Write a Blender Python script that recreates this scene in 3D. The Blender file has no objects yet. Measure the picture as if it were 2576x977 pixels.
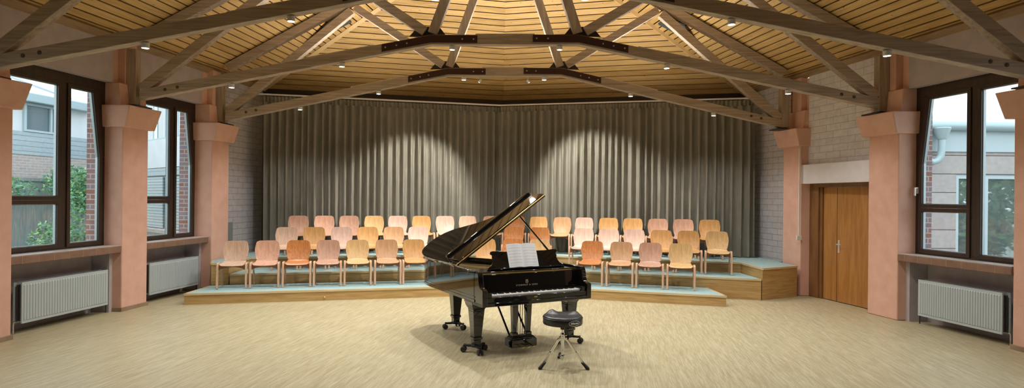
import bpy, bmesh, math, random
from mathutils import Vector, Matrix
random.seed(7)
SC = bpy.context.scene
COL = SC.collection
R = math.radians
PI = math.pi
# ------------------------------------------------------------------ camera constants (photo is 2576 x 977)
F, CX, CY, RHO, HC = 1510.0, 1244.0, 497.0, 0.0095, 1.85
_c, _s = math.cos(RHO), math.sin(RHO)

def P(px, py, Y):
    """world point seen at photo pixel (px, py) at depth Y"""
    dx, dy = px - CX, py - CY
    a, b = dx * _c + dy * _s, -dx * _s + dy * _c
    return Vector((a / F * Y, Y, HC - b / F * Y))

# ------------------------------------------------------------------ object helpers
def link(o, parent=None):
    COL.objects.link(o)
    if parent is not None:
        o.parent = parent
    return o

def tag(o, label=None, cat=None, group=None, kind=None):
    if label: o['label'] = label
    if cat: o['category'] = cat
    if group: o['group'] = group
    if kind: o['kind'] = kind
    return o

def thing(name, label, cat, loc=(0, 0, 0), rz=0.0, group=None, kind=None):
    o = bpy.data.objects.new(name, None)
    o.empty_display_size = 0.1
    link(o)
    o.location = loc
    o.rotation_euler = (0, 0, rz)
    return tag(o, label, cat, group, kind)

class MB:
    def __init__(self):
        self.bm = bmesh.new()
        self.uv = self.bm.loops.layers.uv.new('UVMap')

    def face(self, vs):
        try:
            return self.bm.faces.new(vs)
        except ValueError:
            return None

    def box(self, lo, hi, M=None):
        x0, y0, z0 = lo
        x1, y1, z1 = hi
        co = [(x0, y0, z0), (x1, y0, z0), (x1, y1, z0), (x0, y1, z0), (x0, y0, z1), (x1, y0, z1), (x1, y1, z1), (x0, y1, z1)]
        v = [self.bm.verts.new(M @ Vector(c) if M else c) for c in co]
        for f in ((0, 3, 2, 1), (4, 5, 6, 7), (0, 1, 5, 4), (1, 2, 6, 5), (2, 3, 7, 6), (3, 0, 4, 7)):
            self.face([v[i] for i in f])
        return self

    def hexa(self, bottom, top):
        b = [self.bm.verts.new(p) for p in bottom]
        t = [self.bm.verts.new(p) for p in top]
        n = len(b)
        self.face(list(reversed(b)))
        self.face(t)
        for i in range(n):
            self.face([b[i], b[(i + 1) % n], t[(i + 1) % n], t[i]])
        return self

    def prism(self, pts, vec):
        pts = [Vector(p) for p in pts]
        return self.hexa(pts, [p + Vector(vec) for p in pts])

    def bar(self, p, q, w, h, side=(0, 1, 0)):
        """rectangular bar p-q; w along 'side', h across both"""
        p, q = Vector(p), Vector(q)
        d = (q - p).normalized()
        s = Vector(side)
        s = (s - d * s.dot(d)).normalized()
        u = d.cross(s)
        a = [s * (w / 2) * i + u * (h / 2) * j for i, j in ((-1, -1), (1, -1), (1, 1), (-1, 1))]
        return self.hexa([p + k for k in a], [q + k for k in a])

    def sweep(self, path, w, h, side=(1, 0, 0), w2=None, h2=None):
        """rectangular section swept on a polyline; 'side' is the constant width direction"""
        path = [Vector(p) for p in path]
        s = Vector(side).normalized()
        rings = []
        n = len(path)
        for i, p in enumerate(path):
            if i == 0: d = path[1] - path[0]
            elif i == n - 1: d = path[-1] - path[-2]
            else: d = (path[i + 1] - p).normalized() + (p - path[i - 1]).normalized()
            d.normalize()
            u = d.cross(s).normalized()
            t = i / (n - 1)
            ww = w + ((w2 or w) - w) * t
            hh = h + ((h2 or h) - h) * t
            rings.append([self.bm.verts.new(p + s * ww / 2 * a + u * hh / 2 * b) for a, b in ((-1, -1), (1, -1), (1, 1), (-1, 1))])
        self.face(list(reversed(rings[0])))
        self.face(rings[-1])
        for i in range(n - 1):
            for k in range(4):
                self.face([rings[i][k], rings[i][(k + 1) % 4], rings[i + 1][(k + 1) % 4], rings[i + 1][k]])
        return self

    def tube(self, path, r, n=10, r2=None, closed=False):
        path = [Vector(p) for p in path]
        m = len(path)
        rings = []
        ref = None
        for i, p in enumerate(path):
            if i == 0: d = path[1] - path[0]
            elif i == m - 1: d = path[-1] - path[-2]
            else: d = (path[i + 1] - p).normalized() + (p - path[i - 1]).normalized()
            d.normalize()
            if ref is None:
                ref = Vector((0, 0, 1)) if abs(d.z) < 0.9 else Vector((1, 0, 0))
            a = (ref - d * ref.dot(d)).normalized()
            ref = a
            b = d.cross(a)
            rr = r + ((r2 if r2 is not None else r) - r) * i / (m - 1)
            rings.append([self.bm.verts.new(p + (a * math.cos(2 * PI * k / n) + b * math.sin(2 * PI * k / n)) * rr) for k in range(n)])
        self.face(list(reversed(rings[0])))
        self.face(rings[-1])
        for i in range(m - 1):
            for k in range(n):
                self.face([rings[i][k], rings[i][(k + 1) % n], rings[i + 1][(k + 1) % n], rings[i + 1][k]])
        return self

    def lathe(self, prof, c=(0, 0, 0), n=32, M=None):
        """prof: (r, z) list, closed at both ends"""
        rings = []
        for r, z in prof:
            ring = []
            for k in range(n):
                a = 2 * PI * k / n
                p = Vector((c[0] + r * math.cos(a), c[1] + r * math.sin(a), c[2] + z))
                ring.append(self.bm.verts.new(M @ p if M else p))
            rings.append(ring)
        self.face(list(reversed(rings[0])))
        self.face(rings[-1])
        for i in range(len(rings) - 1):
            for k in range(n):
                self.face([rings[i][k], rings[i][(k + 1) % n], rings[i + 1][(k + 1) % n], rings[i + 1][k]])
        return self

    def grid(self, fn, nu, nv, thick=None):
        """fn(u, v) -> point; optional solidify"""
        vs = [[self.bm.verts.new(fn(i / nu, j / nv)) for i in range(nu + 1)] for j in range(nv + 1)]
        fs = []
        for j in range(nv):
            for i in range(nu):
                f = self.face([vs[j][i], vs[j][i + 1], vs[j + 1][i + 1], vs[j + 1][i]])
                if f:
                    fs.append(f)
                    for l, (a, b) in zip(f.loops, ((i, j), (i + 1, j), (i + 1, j + 1), (i, j + 1))):
                        l[self.uv].uv = (a / nu, b / nv)
        if thick:
            bmesh.ops.recalc_face_normals(self.bm, faces=fs)
            bmesh.ops.solidify(self.bm, geom=fs, thickness=thick)
        return self

    def build(self, name, mat, parent=None, smooth=35, bevel=0, seg=2, uvbox=False, fix=True, M=None):
        bm = self.bm
        if fix:
            bmesh.ops.recalc_face_normals(bm, faces=bm.faces[:])
        if uvbox:
            for f in bm.faces:
                n = f.normal
                for l in f.loops:
                    c = l.vert.co
                    if abs(n.z) > 0.7: l[self.uv].uv = (c.x, c.y)
                    else:
                        t = Vector((-n.y, n.x, 0)).normalized()
                        l[self.uv].uv = (c.dot(t), c.z)
        if M is not None:
            bm.transform(M)
        me = bpy.data.meshes.new(name)
        bm.to_mesh(me)
        bm.free()
        if smooth:
            me.polygons.foreach_set('use_smooth', [True] * len(me.polygons))
            me.set_sharp_from_angle(angle=R(smooth))
        o = bpy.data.objects.new(name, me)
        for m in (mat if isinstance(mat, (list, tuple)) else [mat]):
            me.materials.append(m)
        link(o, parent)
        if bevel:
            b = o.modifiers.new('bevel', 'BEVEL')
            b.width = bevel
            b.segments = seg
            b.limit_method = 'ANGLE'
            b.angle_limit = R(40)
            b.harden_normals = False
        return o

def copy_tree(root, loc, rz, label=None, group=None):
    r = root.copy()
    COL.objects.link(r)
    r.location = loc
    r.rotation_euler = (0, 0, rz)
    if label: r['label'] = label
    if group: r['group'] = group
    for ch in list(root.children):
        c = ch.copy()
        COL.objects.link(c)
        c.parent = r
        for g in list(ch.children):
            d = g.copy()
            COL.objects.link(d)
            d.parent = c
    return r

# ------------------------------------------------------------------ materials
def new_mat(name):
    m = bpy.data.materials.new(name)
    m.use_nodes = True
    nt = m.node_tree
    return m, nt, nt.nodes, nt.links, nt.nodes['Principled BSDF']

def flat(name, col, rough=0.5, metal=0.0, coat=0.0, spec=0.5):
    m, nt, N, L, b = new_mat(name)
    b.inputs['Base Color'].default_value = (*col, 1)
    b.inputs['Roughness'].default_value = rough
    b.inputs['Metallic'].default_value = metal
    b.inputs['Coat Weight'].default_value = coat
    b.inputs['Specular IOR Level'].default_value = spec
    return m

def ramp(N, stops):
    r = N.new('ShaderNodeValToRGB')
    e = r.color_ramp.elements
    while len(e) < len(stops): e.new(0.5)
    for k, (p, c) in zip(e, stops):
        k.position = p
        k.color = (*c, 1) if len(c) == 3 else c
    return r

def noisy(name, c1, c2, scale=4.0, rough=0.8, bump=0.0, stretch=(1, 1, 1), detail=6, coord='Object', metal=0, bscale=None, coat=0.0):
    m, nt, N, L, b = new_mat(name)
    tc = N.new('ShaderNodeTexCoord')
    mp = N.new('ShaderNodeMapping')
    mp.inputs['Scale'].default_value = stretch
    L.new(tc.outputs[coord], mp.inputs['Vector'])
    n = N.new('ShaderNodeTexNoise')
    n.inputs['Scale'].default_value = scale
    n.inputs['Detail'].default_value = detail
    L.new(mp.outputs[0], n.inputs['Vector'])
    r = ramp(N, [(0.3, c1), (0.7, c2)])
    L.new(n.outputs['Fac'], r.inputs[0])
    L.new(r.outputs[0], b.inputs['Base Color'])
    b.inputs['Roughness'].default_value = rough
    b.inputs['Metallic'].default_value = metal
    b.inputs['Coat Weight'].default_value = coat
    if bump:
        n2 = N.new('ShaderNodeTexNoise')
        n2.inputs['Scale'].default_value = bscale or scale * 6
        n2.inputs['Detail'].default_value = 4
        L.new(mp.outputs[0], n2.inputs['Vector'])
        bp = N.new('ShaderNodeBump')
        bp.inputs['Strength'].default_value = bump
        bp.inputs['Distance'].default_value = 0.02
        L.new(n2.outputs['Fac'], bp.inputs['Height'])
        L.new(bp.outputs[0], b.inputs['Normal'])
    return m

def wood(name, c1, c2, stretch=(1, 12, 12), scale=2.0, rough=0.5, bump=0.08, coord='Object', coat=0.0):
    """grain runs along the axis whose stretch is small"""
    m, nt, N, L, b = new_mat(name)
    tc = N.new('ShaderNodeTexCoord')
    mp = N.new('ShaderNodeMapping')
    mp.inputs['Scale'].default_value = stretch
    L.new(tc.outputs[coord], mp.inputs['Vector'])
    n = N.new('ShaderNodeTexNoise')
    n.inputs['Scale'].default_value = scale
    n.inputs['Detail'].default_value = 8
    n.inputs['Distortion'].default_value = 0.6
    L.new(mp.outputs[0], n.inputs['Vector'])
    r = ramp(N, [(0.32, c1), (0.68, c2)])
    L.new(n.outputs['Fac'], r.inputs[0])
    L.new(r.outputs[0], b.inputs['Base Color'])
    b.inputs['Roughness'].default_value = rough
    b.inputs['Coat Weight'].default_value = coat
    if bump:
        bp = N.new('ShaderNodeBump')
        bp.inputs['Strength'].default_value = bump
        bp.inputs['Distance'].default_value = 0.01
        L.new(n.outputs['Fac'], bp.inputs['Height'])
        L.new(bp.outputs[0], b.inputs['Normal'])
    return m

def brick(name, c1, c2, mortar, w=0.3, h=0.13, mw=0.008, rough=0.8, bump=0.3, rowdet=0.0):
    m, nt, N, L, b = new_mat(name)
    tc = N.new('ShaderNodeTexCoord')
    t = N.new('ShaderNodeTexBrick')
    t.inputs['Scale'].default_value = 1.0
    t.inputs['Brick Width'].default_value = w
    t.inputs['Row Height'].default_value = h
    t.inputs['Mortar Size'].default_value = mw
    t.inputs['Mortar Smooth'].default_value = 0.3
    t.inputs['Color1'].default_value = (*c1, 1)
    t.inputs['Color2'].default_value = (*c2, 1)
    t.inputs['Mortar'].default_value = (*mortar, 1)
    L.new(tc.outputs['UV'], t.inputs['Vector'])
    n = N.new('ShaderNodeTexNoise')
    n.inputs['Scale'].default_value = 9
    n.inputs['Detail'].default_value = 5
    L.new(tc.outputs['UV'], n.inputs['Vector'])
    mx = N.new('ShaderNodeMixRGB')
    mx.blend_type = 'MULTIPLY'
    mx.inputs[0].default_value = 0.35
    L.new(t.outputs['Color'], mx.inputs[1])
    L.new(n.outputs['Fac'], mx.inputs[2])
    L.new(mx.outputs[0], b.inputs['Base Color'])
    b.inputs['Roughness'].default_value = rough
    inv = N.new('ShaderNodeMath')
    inv.operation = 'SUBTRACT'
    inv.inputs[0].default_value = 1
    L.new(t.outputs['Fac'], inv.inputs[1])
    ad = N.new('ShaderNodeMath')
    ad.operation = 'MULTIPLY_ADD'
    ad.inputs[1].default_value = 0.25
    L.new(n.outputs['Fac'], ad.inputs[0])
    L.new(inv.outputs[0], ad.inputs[2])
    bp = N.new('ShaderNodeBump')
    bp.inputs['Strength'].default_value = bump
    bp.inputs['Distance'].default_value = 0.02
    L.new(ad.outputs[0], bp.inputs['Height'])
    L.new(bp.outputs[0], b.inputs['Normal'])
    return m

def parquet():
    m, nt, N, L, b = new_mat('parquet_strips')
    tc = N.new('ShaderNodeTexCoord')
    mp = N.new('ShaderNodeMapping')
    mp.inputs['Rotation'].default_value = (0, 0, R(10 + 90))
    L.new(tc.outputs['Object'], mp.inputs['Vector'])
    t = N.new('ShaderNodeTexBrick')
    t.offset = 0.37
    t.inputs['Scale'].default_value = 1.0
    t.inputs['Brick Width'].default_value = 0.16
    t.inputs['Row Height'].default_value = 0.012
    t.inputs['Mortar Size'].default_value = 0.0004
    t.inputs['Bias'].default_value = -0.1
    t.inputs['Color1'].default_value = (0.44, 0.40, 0.255, 1)
    t.inputs['Color2'].default_value = (0.575, 0.53, 0.355, 1)
    t.inputs['Mortar'].default_value = (0.34, 0.24, 0.12, 1)
    L.new(mp.outputs[0], t.inputs['Vector'])
    mp2 = N.new('ShaderNodeMapping')
    mp2.inputs['Scale'].default_value = (1.2, 14, 1)
    L.new(mp.outputs[0], mp2.inputs['Vector'])
    n = N.new('ShaderNodeTexNoise')
    n.inputs['Scale'].default_value = 1.6
    n.inputs['Detail'].default_value = 7
    L.new(mp2.outputs[0], n.inputs['Vector'])
    r = ramp(N, [(0.3, (0.80, 0.75, 0.66)), (0.7, (1, 1, 1))])
    L.new(n.outputs['Fac'], r.inputs[0])
    mx = N.new('ShaderNodeMixRGB')
    mx.blend_type = 'MULTIPLY'
    mx.inputs[0].default_value = 0.9
    L.new(t.outputs['Color'], mx.inputs[1])
    L.new(r.outputs[0], mx.inputs[2])
    L.new(mx.outputs[0], b.inputs['Base Color'])
    b.inputs['Roughness'].default_value = 0.42
    b.inputs['Specular IOR Level'].default_value = 0.35
    return m

def boards(name, c1, c2, pitch):
    """UV: u along the board (m), v across (m)"""
    m, nt, N, L, b = new_mat(name)
    tc = N.new('ShaderNodeTexCoord')
    sp = N.new('ShaderNodeSeparateXYZ')
    L.new(tc.outputs['UV'], sp.inputs[0])
    dv = N.new('ShaderNodeMath'); dv.operation = 'DIVIDE'; dv.inputs[1].default_value = pitch
    fl = N.new('ShaderNodeMath'); fl.operation = 'FLOOR'
    L.new(sp.outputs[1], dv.inputs[0]); L.new(dv.outputs[0], fl.inputs[0])
    wn = N.new('ShaderNodeTexWhiteNoise'); wn.noise_dimensions = '1D'
    L.new(fl.outputs[0], wn.inputs['W'])
    mp = N.new('ShaderNodeMapping')
    mp.inputs['Scale'].default_value = (1.3, 16, 1)
    L.new(tc.outputs['UV'], mp.inputs['Vector'])
    n = N.new('ShaderNodeTexNoise')
    n.inputs['Scale'].default_value = 1.5
    n.inputs['Detail'].default_value = 8
    n.inputs['Distortion'].default_value = 0.5
    L.new(mp.outputs[0], n.inputs['Vector'])
    md = N.new('ShaderNodeMath'); md.operation = 'MULTIPLY_ADD'
    md.inputs[1].default_value = 0.30
    L.new(wn.outputs['Value'], md.inputs[0]); 
    sb = N.new('ShaderNodeMath'); sb.operation = 'SUBTRACT'; sb.inputs[1].default_value = 0.15
    L.new(n.outputs['Fac'], sb.inputs[0]); L.new(sb.outputs[0], md.inputs[2])
    r = ramp(N, [(0.25, c1), (0.75, c2)])
    L.new(md.outputs[0], r.inputs[0])
    # knots
    mk = N.new('ShaderNodeMapping'); mk.inputs['Scale'].default_value = (1.0, 2.2, 1)
    L.new(tc.outputs['UV'], mk.inputs['Vector'])
    vo = N.new('ShaderNodeTexVoronoi'); vo.inputs['Scale'].default_value = 4.2
    L.new(mk.outputs[0], vo.inputs['Vector'])
    rk = ramp(N, [(0.035, (0.32, 0.17, 0.08)), (0.09, (1, 1, 1))])
    L.new(vo.outputs['Distance'], rk.inputs[0])
    mx = N.new('ShaderNodeMixRGB'); mx.blend_type = 'MULTIPLY'; mx.inputs[0].default_value = 1
    L.new(r.outputs[0], mx.inputs[1]); L.new(rk.outputs[0], mx.inputs[2])
    L.new(mx.outputs[0], b.inputs['Base Color'])
    b.inputs['Roughness'].default_value = 0.6
    return m

def glass_mat():
    m, nt, N, L, b = new_mat('window_glass')
    N.remove(b)
    out = N['Material Output']
    tr = N.new('ShaderNodeBsdfTransparent')
    tr.inputs[0].default_value = (0.95, 0.98, 0.98, 1)
    gl = N.new('ShaderNodeBsdfGlossy')
    gl.inputs['Roughness'].default_value = 0.02
    lw = N.new('ShaderNodeLayerWeight'); lw.inputs['Blend'].default_value = 0.5
    pw = N.new('ShaderNodeMath'); pw.operation = 'POWER'; pw.inputs[1].default_value = 5.0
    L.new(lw.outputs['Facing'], pw.inputs[0])
    fr = N.new('ShaderNodeMath'); fr.operation = 'MULTIPLY_ADD'; fr.inputs[1].default_value = 0.8; fr.inputs[2].default_value = 0.03
    L.new(pw.outputs[0], fr.inputs[0])
    mx = N.new('ShaderNodeMixShader')
    L.new(fr.outputs[0], mx.inputs[0]); L.new(tr.outputs[0], mx.inputs[1]); L.new(gl.outputs[0], mx.inputs[2])
    L.new(mx.outputs[0], out.inputs[0])
    return m

def emit(name, col, strength):
    m, nt, N, L, b = new_mat(name)
    b.inputs['Base Color'].default_value = (*col, 1)
    b.inputs['Emission Color'].default_value = (*col, 1)
    b.inputs['Emission Strength'].default_value = strength
    return m

M = {}
M['plaster_pink'] = noisy('pink_plaster', (0.66, 0.395, 0.30), (0.75, 0.47, 0.37), 5, 0.85, 0.15, bscale=60)
M['plaster_grey'] = noisy('grey_plaster', (0.41, 0.365, 0.375), (0.48, 0.43, 0.44), 6, 0.9, 0.12, bscale=50)
M['plaster_light'] = noisy('light_plaster', (0.66, 0.635, 0.67), (0.72, 0.695, 0.73), 6, 0.9, 0.1, bscale=50)
M['block'] = brick('painted_blockwork', (0.55, 0.53, 0.56), (0.61, 0.59, 0.62), (0.38, 0.36, 0.38), 0.36, 0.125, 0.007, 0.8, 0.5)
M['block_white'] = brick('white_blockwork', (0.74, 0.72, 0.77), (0.80, 0.78, 0.83), (0.55, 0.53, 0.54), 0.36, 0.125, 0.006, 0.8, 0.4)
M['chord_bolt'] = flat('dull_bolt', (0.10, 0.075, 0.06), 0.6)
M['hip_strip'] = wood('pine_strip', (0.62, 0.42, 0.18), (0.74, 0.54, 0.27), (1, 1, 1), 2, 0.6, 0.0)
M['eaves'] = wood('brown_eaves_board', (0.24, 0.155, 0.075), (0.36, 0.24, 0.125), (8, 0.8, 8), 2, 0.6, 0.03)
M['red_brick'] = brick('red_brick', (0.36, 0.15, 0.11), (0.30, 0.24, 0.28), (0.5, 0.47, 0.44), 0.24, 0.08, 0.010, 0.85, 0.4)
M['stone'] = brick('stone_cladding', (0.42, 0.37, 0.35), (0.47, 0.43, 0.41), (0.08, 0.07, 0.07), 40, 0.41, 0.010, 0.8, 0.3)
M['parquet'] = parquet()
M['ceil_board'] = boards('ceiling_boards', (0.47, 0.285, 0.09), (0.72, 0.47, 0.185), 0.145)
M['ceil_void'] = flat('dark_ceiling_void', (0.02, 0.012, 0.008), 0.9)
M['beam'] = wood('weathered_beam', (0.32, 0.25, 0.185), (0.52, 0.42, 0.325), (0.8, 9, 14), 2.2, 0.65, 0.1)
M['beam_up'] = wood('weathered_post', (0.30, 0.235, 0.175), (0.48, 0.39, 0.30), (9, 9, 0.8), 2.2, 0.65, 0.1)
M['steel_brown'] = flat('brown_painted_steel', (0.045, 0.016, 0.012), 0.45)
M['steel_dark'] = flat('dark_gusset_steel', (0.05, 0.045, 0.04), 0.5, 0.3)
M['bolt'] = flat('zinc_bolt', (0.42, 0.36, 0.32), 0.4, 0.7)
M['frame'] = wood('dark_window_frame', (0.026, 0.015, 0.011), (0.044, 0.026, 0.019), (8, 8, 1), 3, 0.35, 0.02)
M['gasket'] = flat('grey_glazing_gasket', (0.30, 0.36, 0.38), 0.3, 0.5)
M['glass'] = glass_mat()
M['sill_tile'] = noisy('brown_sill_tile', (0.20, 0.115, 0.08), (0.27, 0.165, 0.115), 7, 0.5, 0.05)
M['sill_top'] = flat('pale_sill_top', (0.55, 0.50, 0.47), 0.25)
M['radiator'] = flat('white_radiator_enamel', (0.46, 0.53, 0.555), 0.35)
M['radiator_gap'] = flat('dark_radiator_inner', (0.05, 0.05, 0.05), 0.6)
M['chrome'] = flat('chrome', (0.80, 0.80, 0.80), 0.12, 1.0)
M['brushed'] = flat('brushed_aluminium', (0.78, 0.76, 0.73), 0.38, 0.55)
M['tile_joint'] = flat('tile_joint', (0.36, 0.25, 0.19), 0.8)
M['white_plastic'] = flat('white_plastic', (0.72, 0.70, 0.66), 0.4)
M['skirting'] = noisy('brown_skirting', (0.26, 0.18, 0.11), (0.33, 0.24, 0.16), 6, 0.5)
M['curtain'] = noisy('grey_olive_curtain', (0.43, 0.41, 0.34), (0.50, 0.48, 0.41), 3, 0.95, 0.05, bscale=200)
M['wall_dark'] = flat('shade_darkened_wall', (0.05, 0.036, 0.028), 0.8)  # dark colour stands in for the shade behind the curtain
M['plaster_umber'] = flat('umber_plaster', (0.22, 0.16, 0.12), 0.9)
M['rail'] = flat('white_rail', (0.80, 0.79, 0.78), 0.4)
M['carpet'] = noisy('teal_grey_carpet', (0.27, 0.42, 0.43), (0.37, 0.53, 0.54), 40, 0.95, 0.2, bscale=300)
M['oak'] = wood('oak_fascia', (0.40, 0.245, 0.085), (0.56, 0.375, 0.155), (1.1, 1.1, 14), 2.0, 0.4, 0.03)
M['nosing'] = wood('light_nosing', (0.54, 0.42, 0.22), (0.66, 0.54, 0.33), (1.1, 1.1, 14), 2.0, 0.35, 0.0)
M['door'] = wood('varnished_door_veneer', (0.33, 0.145, 0.035), (0.47, 0.225, 0.065), (9, 9, 0.9), 1.6, 0.35, 0.02)
M['door_frame'] = wood('dark_door_frame', (0.16, 0.07, 0.025), (0.24, 0.115, 0.04), (9, 9, 0.9), 2, 0.4, 0.02)
M['black_lacquer'] = flat('black_piano_lacquer', (0.005, 0.005, 0.005), 0.04, 0, 1.0)
M['black_lacquer'].node_tree.nodes['Principled BSDF'].inputs['Coat Roughness'].default_value = 0.015
M['brass'] = flat('brass', (0.75, 0.55, 0.22), 0.22, 1.0)
M['ivory'] = flat('ivory_key', (0.80, 0.79, 0.74), 0.2)
M['ebony'] = flat('ebony_key', (0.012, 0.012, 0.012), 0.25)
M['castiron'] = flat('gold_iron_frame', (0.45, 0.30, 0.10), 0.35, 0.8)
M['rubber'] = flat('black_rubber', (0.015, 0.016, 0.017), 0.55)
M['vinyl'] = noisy('black_vinyl', (0.012, 0.014, 0.016), (0.02, 0.023, 0.026), 20, 0.35, 0.05)
M['white_print'] = flat('white_print', (0.85, 0.85, 0.85), 0.5)
M['gold_print'] = flat('gold_print', (0.72, 0.62, 0.42), 0.35, 0.6)
M['paper'] = None
M['lamp_lens'] = emit('lamp_lens', (1.0, 0.95, 0.86), 14)
M['lamp_white'] = flat('lamp_housing_white', (0.72, 0.72, 0.70), 0.35)
M['slate'] = flat('slate_panel', (0.055, 0.07, 0.075), 0.6)
# ================================================================== SETTING
def XI(side, Y):
    return -5.80 + 0.15 * (Y - 9.7) if side < 0 else 6.20 - 0.15 * (Y - 9.6)

def W(side, off, Y, z):
    """point 'off' metres outward of the columns' inner faces"""
    return Vector((XI(side, Y) + side * off, Y, z))

def struct(o, label, cat):
    return tag(o, label, cat, None, 'structure')

def wbox(mb, side, o0, o1, Ya, Yb, z0, z1):
    mb.hexa([W(side, o0, Ya, z0), W(side, o0, Yb, z0), W(side, o1, Yb, z0), W(side, o1, Ya, z0)],
            [W(side, o0, Ya, z1), W(side, o0, Yb, z1), W(side, o1, Yb, z1), W(side, o1, Ya, z1)])
    return mb

YR = -1.6          # rear wall
# floor
mb = MB(); mb.box((-8.2, YR, -0.06), (8.6, 16.0, 0.0))
struct(mb.build('floor', M['parquet'], smooth=0), 'pale strip parquet floor of the hall', 'floor')

# ------------------------------------------------------------------ roof
XM = 0.2
def zr(Y): return 4.3 + 0.55 * (6.19 - 0.15 * (Y - 9.44))
def z_main(X, Y): return zr(Y) - 0.55 * abs(X - XM)
APEX = Vector((XM, 12.09, zr(12.09)))
HIPL = Vector((XM - 5.536, 13.80, 4.3)); HIPR = Vector((XM + 5.536, 13.80, 4.3))
VBOT = Vector((XM, 15.185, 4.3))
def eave(side, Y): return Vector((XM + side * (6.19 - 0.15 * (Y - 9.44)), Y, 4.3))

def clip(poly, v0, v1):
    for lim, sg in ((v0, 1), (v1, -1)):
        out = []
        for i in range(len(poly)):
            a, b = poly[i], poly[(i + 1) % len(poly)]
            da, db = (a[1] - lim) * sg, (b[1] - lim) * sg
            if da >= 0: out.append(a)
            if (da > 0 > db) or (da < 0 < db):
                t = da / (da - db)
                out.append((a[0] + (b[0] - a[0]) * t, a[1] + (b[1] - a[1]) * t))
        poly = out
        if len(poly) < 3: return None
    return poly

def board_field(name, pts, d, mat, pitch, gap, label, thick=0.02, v_start=0.0):
    """real boards with open joints laid over the planar polygon pts; d = board direction"""
    o = pts[0]
    u = d.normalized()
    n = (pts[1] - pts[0]).cross(pts[2] - pts[0]).normalized()
    if n.z > 0: n = -n                        # towards the room
    v = n.cross(u).normalized()
    poly = [((p - o).dot(u), (p - o).dot(v)) for p in pts]
    vmin = min(p[1] for p in poly); vmax = max(p[1] for p in poly)
    mb = MB(); bm = mb.bm
    k = math.floor(vmin / pitch)
    while k * pitch < vmax:
        c = clip(poly, k * pitch + gap / 2, (k + 1) * pitch - gap / 2)
        if c:
            lo = [bm.verts.new(o + u * a + v * b) for a, b in c]
            hi = [bm.verts.new(o + u * a + v * b - n * thick) for a, b in c]
            fs = [mb.face(lo), mb.face(list(reversed(hi)))]
            for i in range(len(c)):
                j = (i + 1) % len(c)
                fs.append(mb.face([lo[i], hi[i], hi[j], lo[j]]))
            for f in fs:
                if f:
                    for l in f.loops:
                        q = l.vert.co - o
                        l[mb.uv].uv = (q.dot(u), q.dot(v) + 1e-4)
        k += 1
    ob = mb.build(name, mat, smooth=0)
    struct(ob, label, 'ceiling')
    vb = MB()
    ce = sum(pts, Vector()) / len(pts)
    vb.prism([p + (p - ce).normalized() * 0.25 - n * (thick + 0.03) for p in pts], -n * 0.05)
    vb.build('ceiling_void', M['ceil_void'], ob, smooth=0)
    return ob

for sd, nm in ((-1, 'left'), (1, 'right')):
    hb = HIPL if sd < 0 else HIPR
    board_field('ceiling', [eave(sd, YR), hb, APEX, Vector((XM, YR, zr(YR)))], Vector((-sd * 0.15, 1, 0)), M['ceil_board'], 0.145, 0.026,
                'slatted pine ceiling slope on the %s side of the hall' % nm)
    board_field('ceiling', [VBOT, hb, APEX], Vector((sd, -0.25, 0)), M['ceil_board'], 0.145, 0.020,
                'slatted pine hip end of the ceiling above the %s curtain' % nm)
    # hip cover strip
    mb = MB(); dn = Vector((0, -0.03, -0.035))
    mb.bar(hb + dn, APEX + dn, 0.09, 0.02, side=(1, 0.3, 0))
    struct(mb.build('trim_%d' % (1 if sd < 0 else 2), M['hip_strip']), 'light wooden cover strip on the %s hip of the ceiling' % nm, 'trim')
    mb = MB()
    a, b = eave(sd, YR) + Vector((-sd * 0.05, 0, -0.02)), eave(sd, 13.7) + Vector((-sd * 0.05, 0, -0.02))
    mb.bar(a, b, 0.16, 0.02, side=(1, 0, -sd * 0.55))
    struct(mb.build('trim_%d' % (3 if sd < 0 else 4), M['eaves']), 'wooden eaves board along the top of the %s wall' % nm, 'trim')

# ------------------------------------------------------------------ walls
def uvwall(name, mat, label, parts):
    mb = MB()
    for p in parts: wbox(mb, *p)
    return struct(mb.build(name, mat, uvbox=True, smooth=0), label, 'wall')

for sd, nm, ya, yb, yc, yd in ((-1, 'left', 7.55, 9.42, 9.97, 11.6), (1, 'right', 7.55, 9.30, 9.90, 11.6)):
    # block wall behind the rear column as far as the back wall
    uvwall('wall_' + nm, M['block'], 'grey painted block wall between the rear %s column and the curtain' % nm, [(sd, 0.16, 0.36, 12.15, 13.86, 0, 4.32)])
    bays = [(4.9, 7.0), (ya, yb)] + ([(yc, yd)] if sd < 0 else [])
    for i, (a, b) in enumerate(bays):
        uvwall('wall_%s' % nm, M['plaster_grey'], 'grey plaster panel above the %s %s window' % (nm, ('nearest', 'front', 'rear')[i]),
               [(sd, 0.16, 0.55, a, b, 3.60, 4.32)])
        mb = MB()
        wbox(mb, sd, 0.42, 0.55, a, b, 0, 0.92)
        wbox(mb, sd, 0.14, 0.42, a, a + 0.105, 0, 0.92)
        wbox(mb, sd, 0.14, 0.42, b - 0.07, b, 0, 0.92)
        struct(mb.build('wall_%s' % nm, M['plaster_grey'], uvbox=True, smooth=0), 'grey radiator niche under the %s %s window' % (nm, ('nearest', 'front', 'rear')[i]), 'wall')
    uvwall('wall_' + nm, M['plaster_umber'], 'umber plaster wall on the %s beside the viewer' % nm, [(sd, 0.16, 0.4, YR, 4.9, 0, 4.32)])
# door bay, right
uvwall('wall_right', M['block_white'], 'white painted block wall above the door lintel', [(1, 0.16, 0.36, 9.9, 11.6, 2.53, 4.32)])
uvwall('wall_right', M['plaster_light'], 'white lintel panel above the wooden double door', [(1, 0.03, 0.36, 9.9, 11.6, 2.17, 2.53)])
uvwall('wall_right', M['plaster_light'], 'wall behind the wooden double door', [(1, 0.42, 0.5, 9.9, 11.6, 0, 2.17)])
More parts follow.
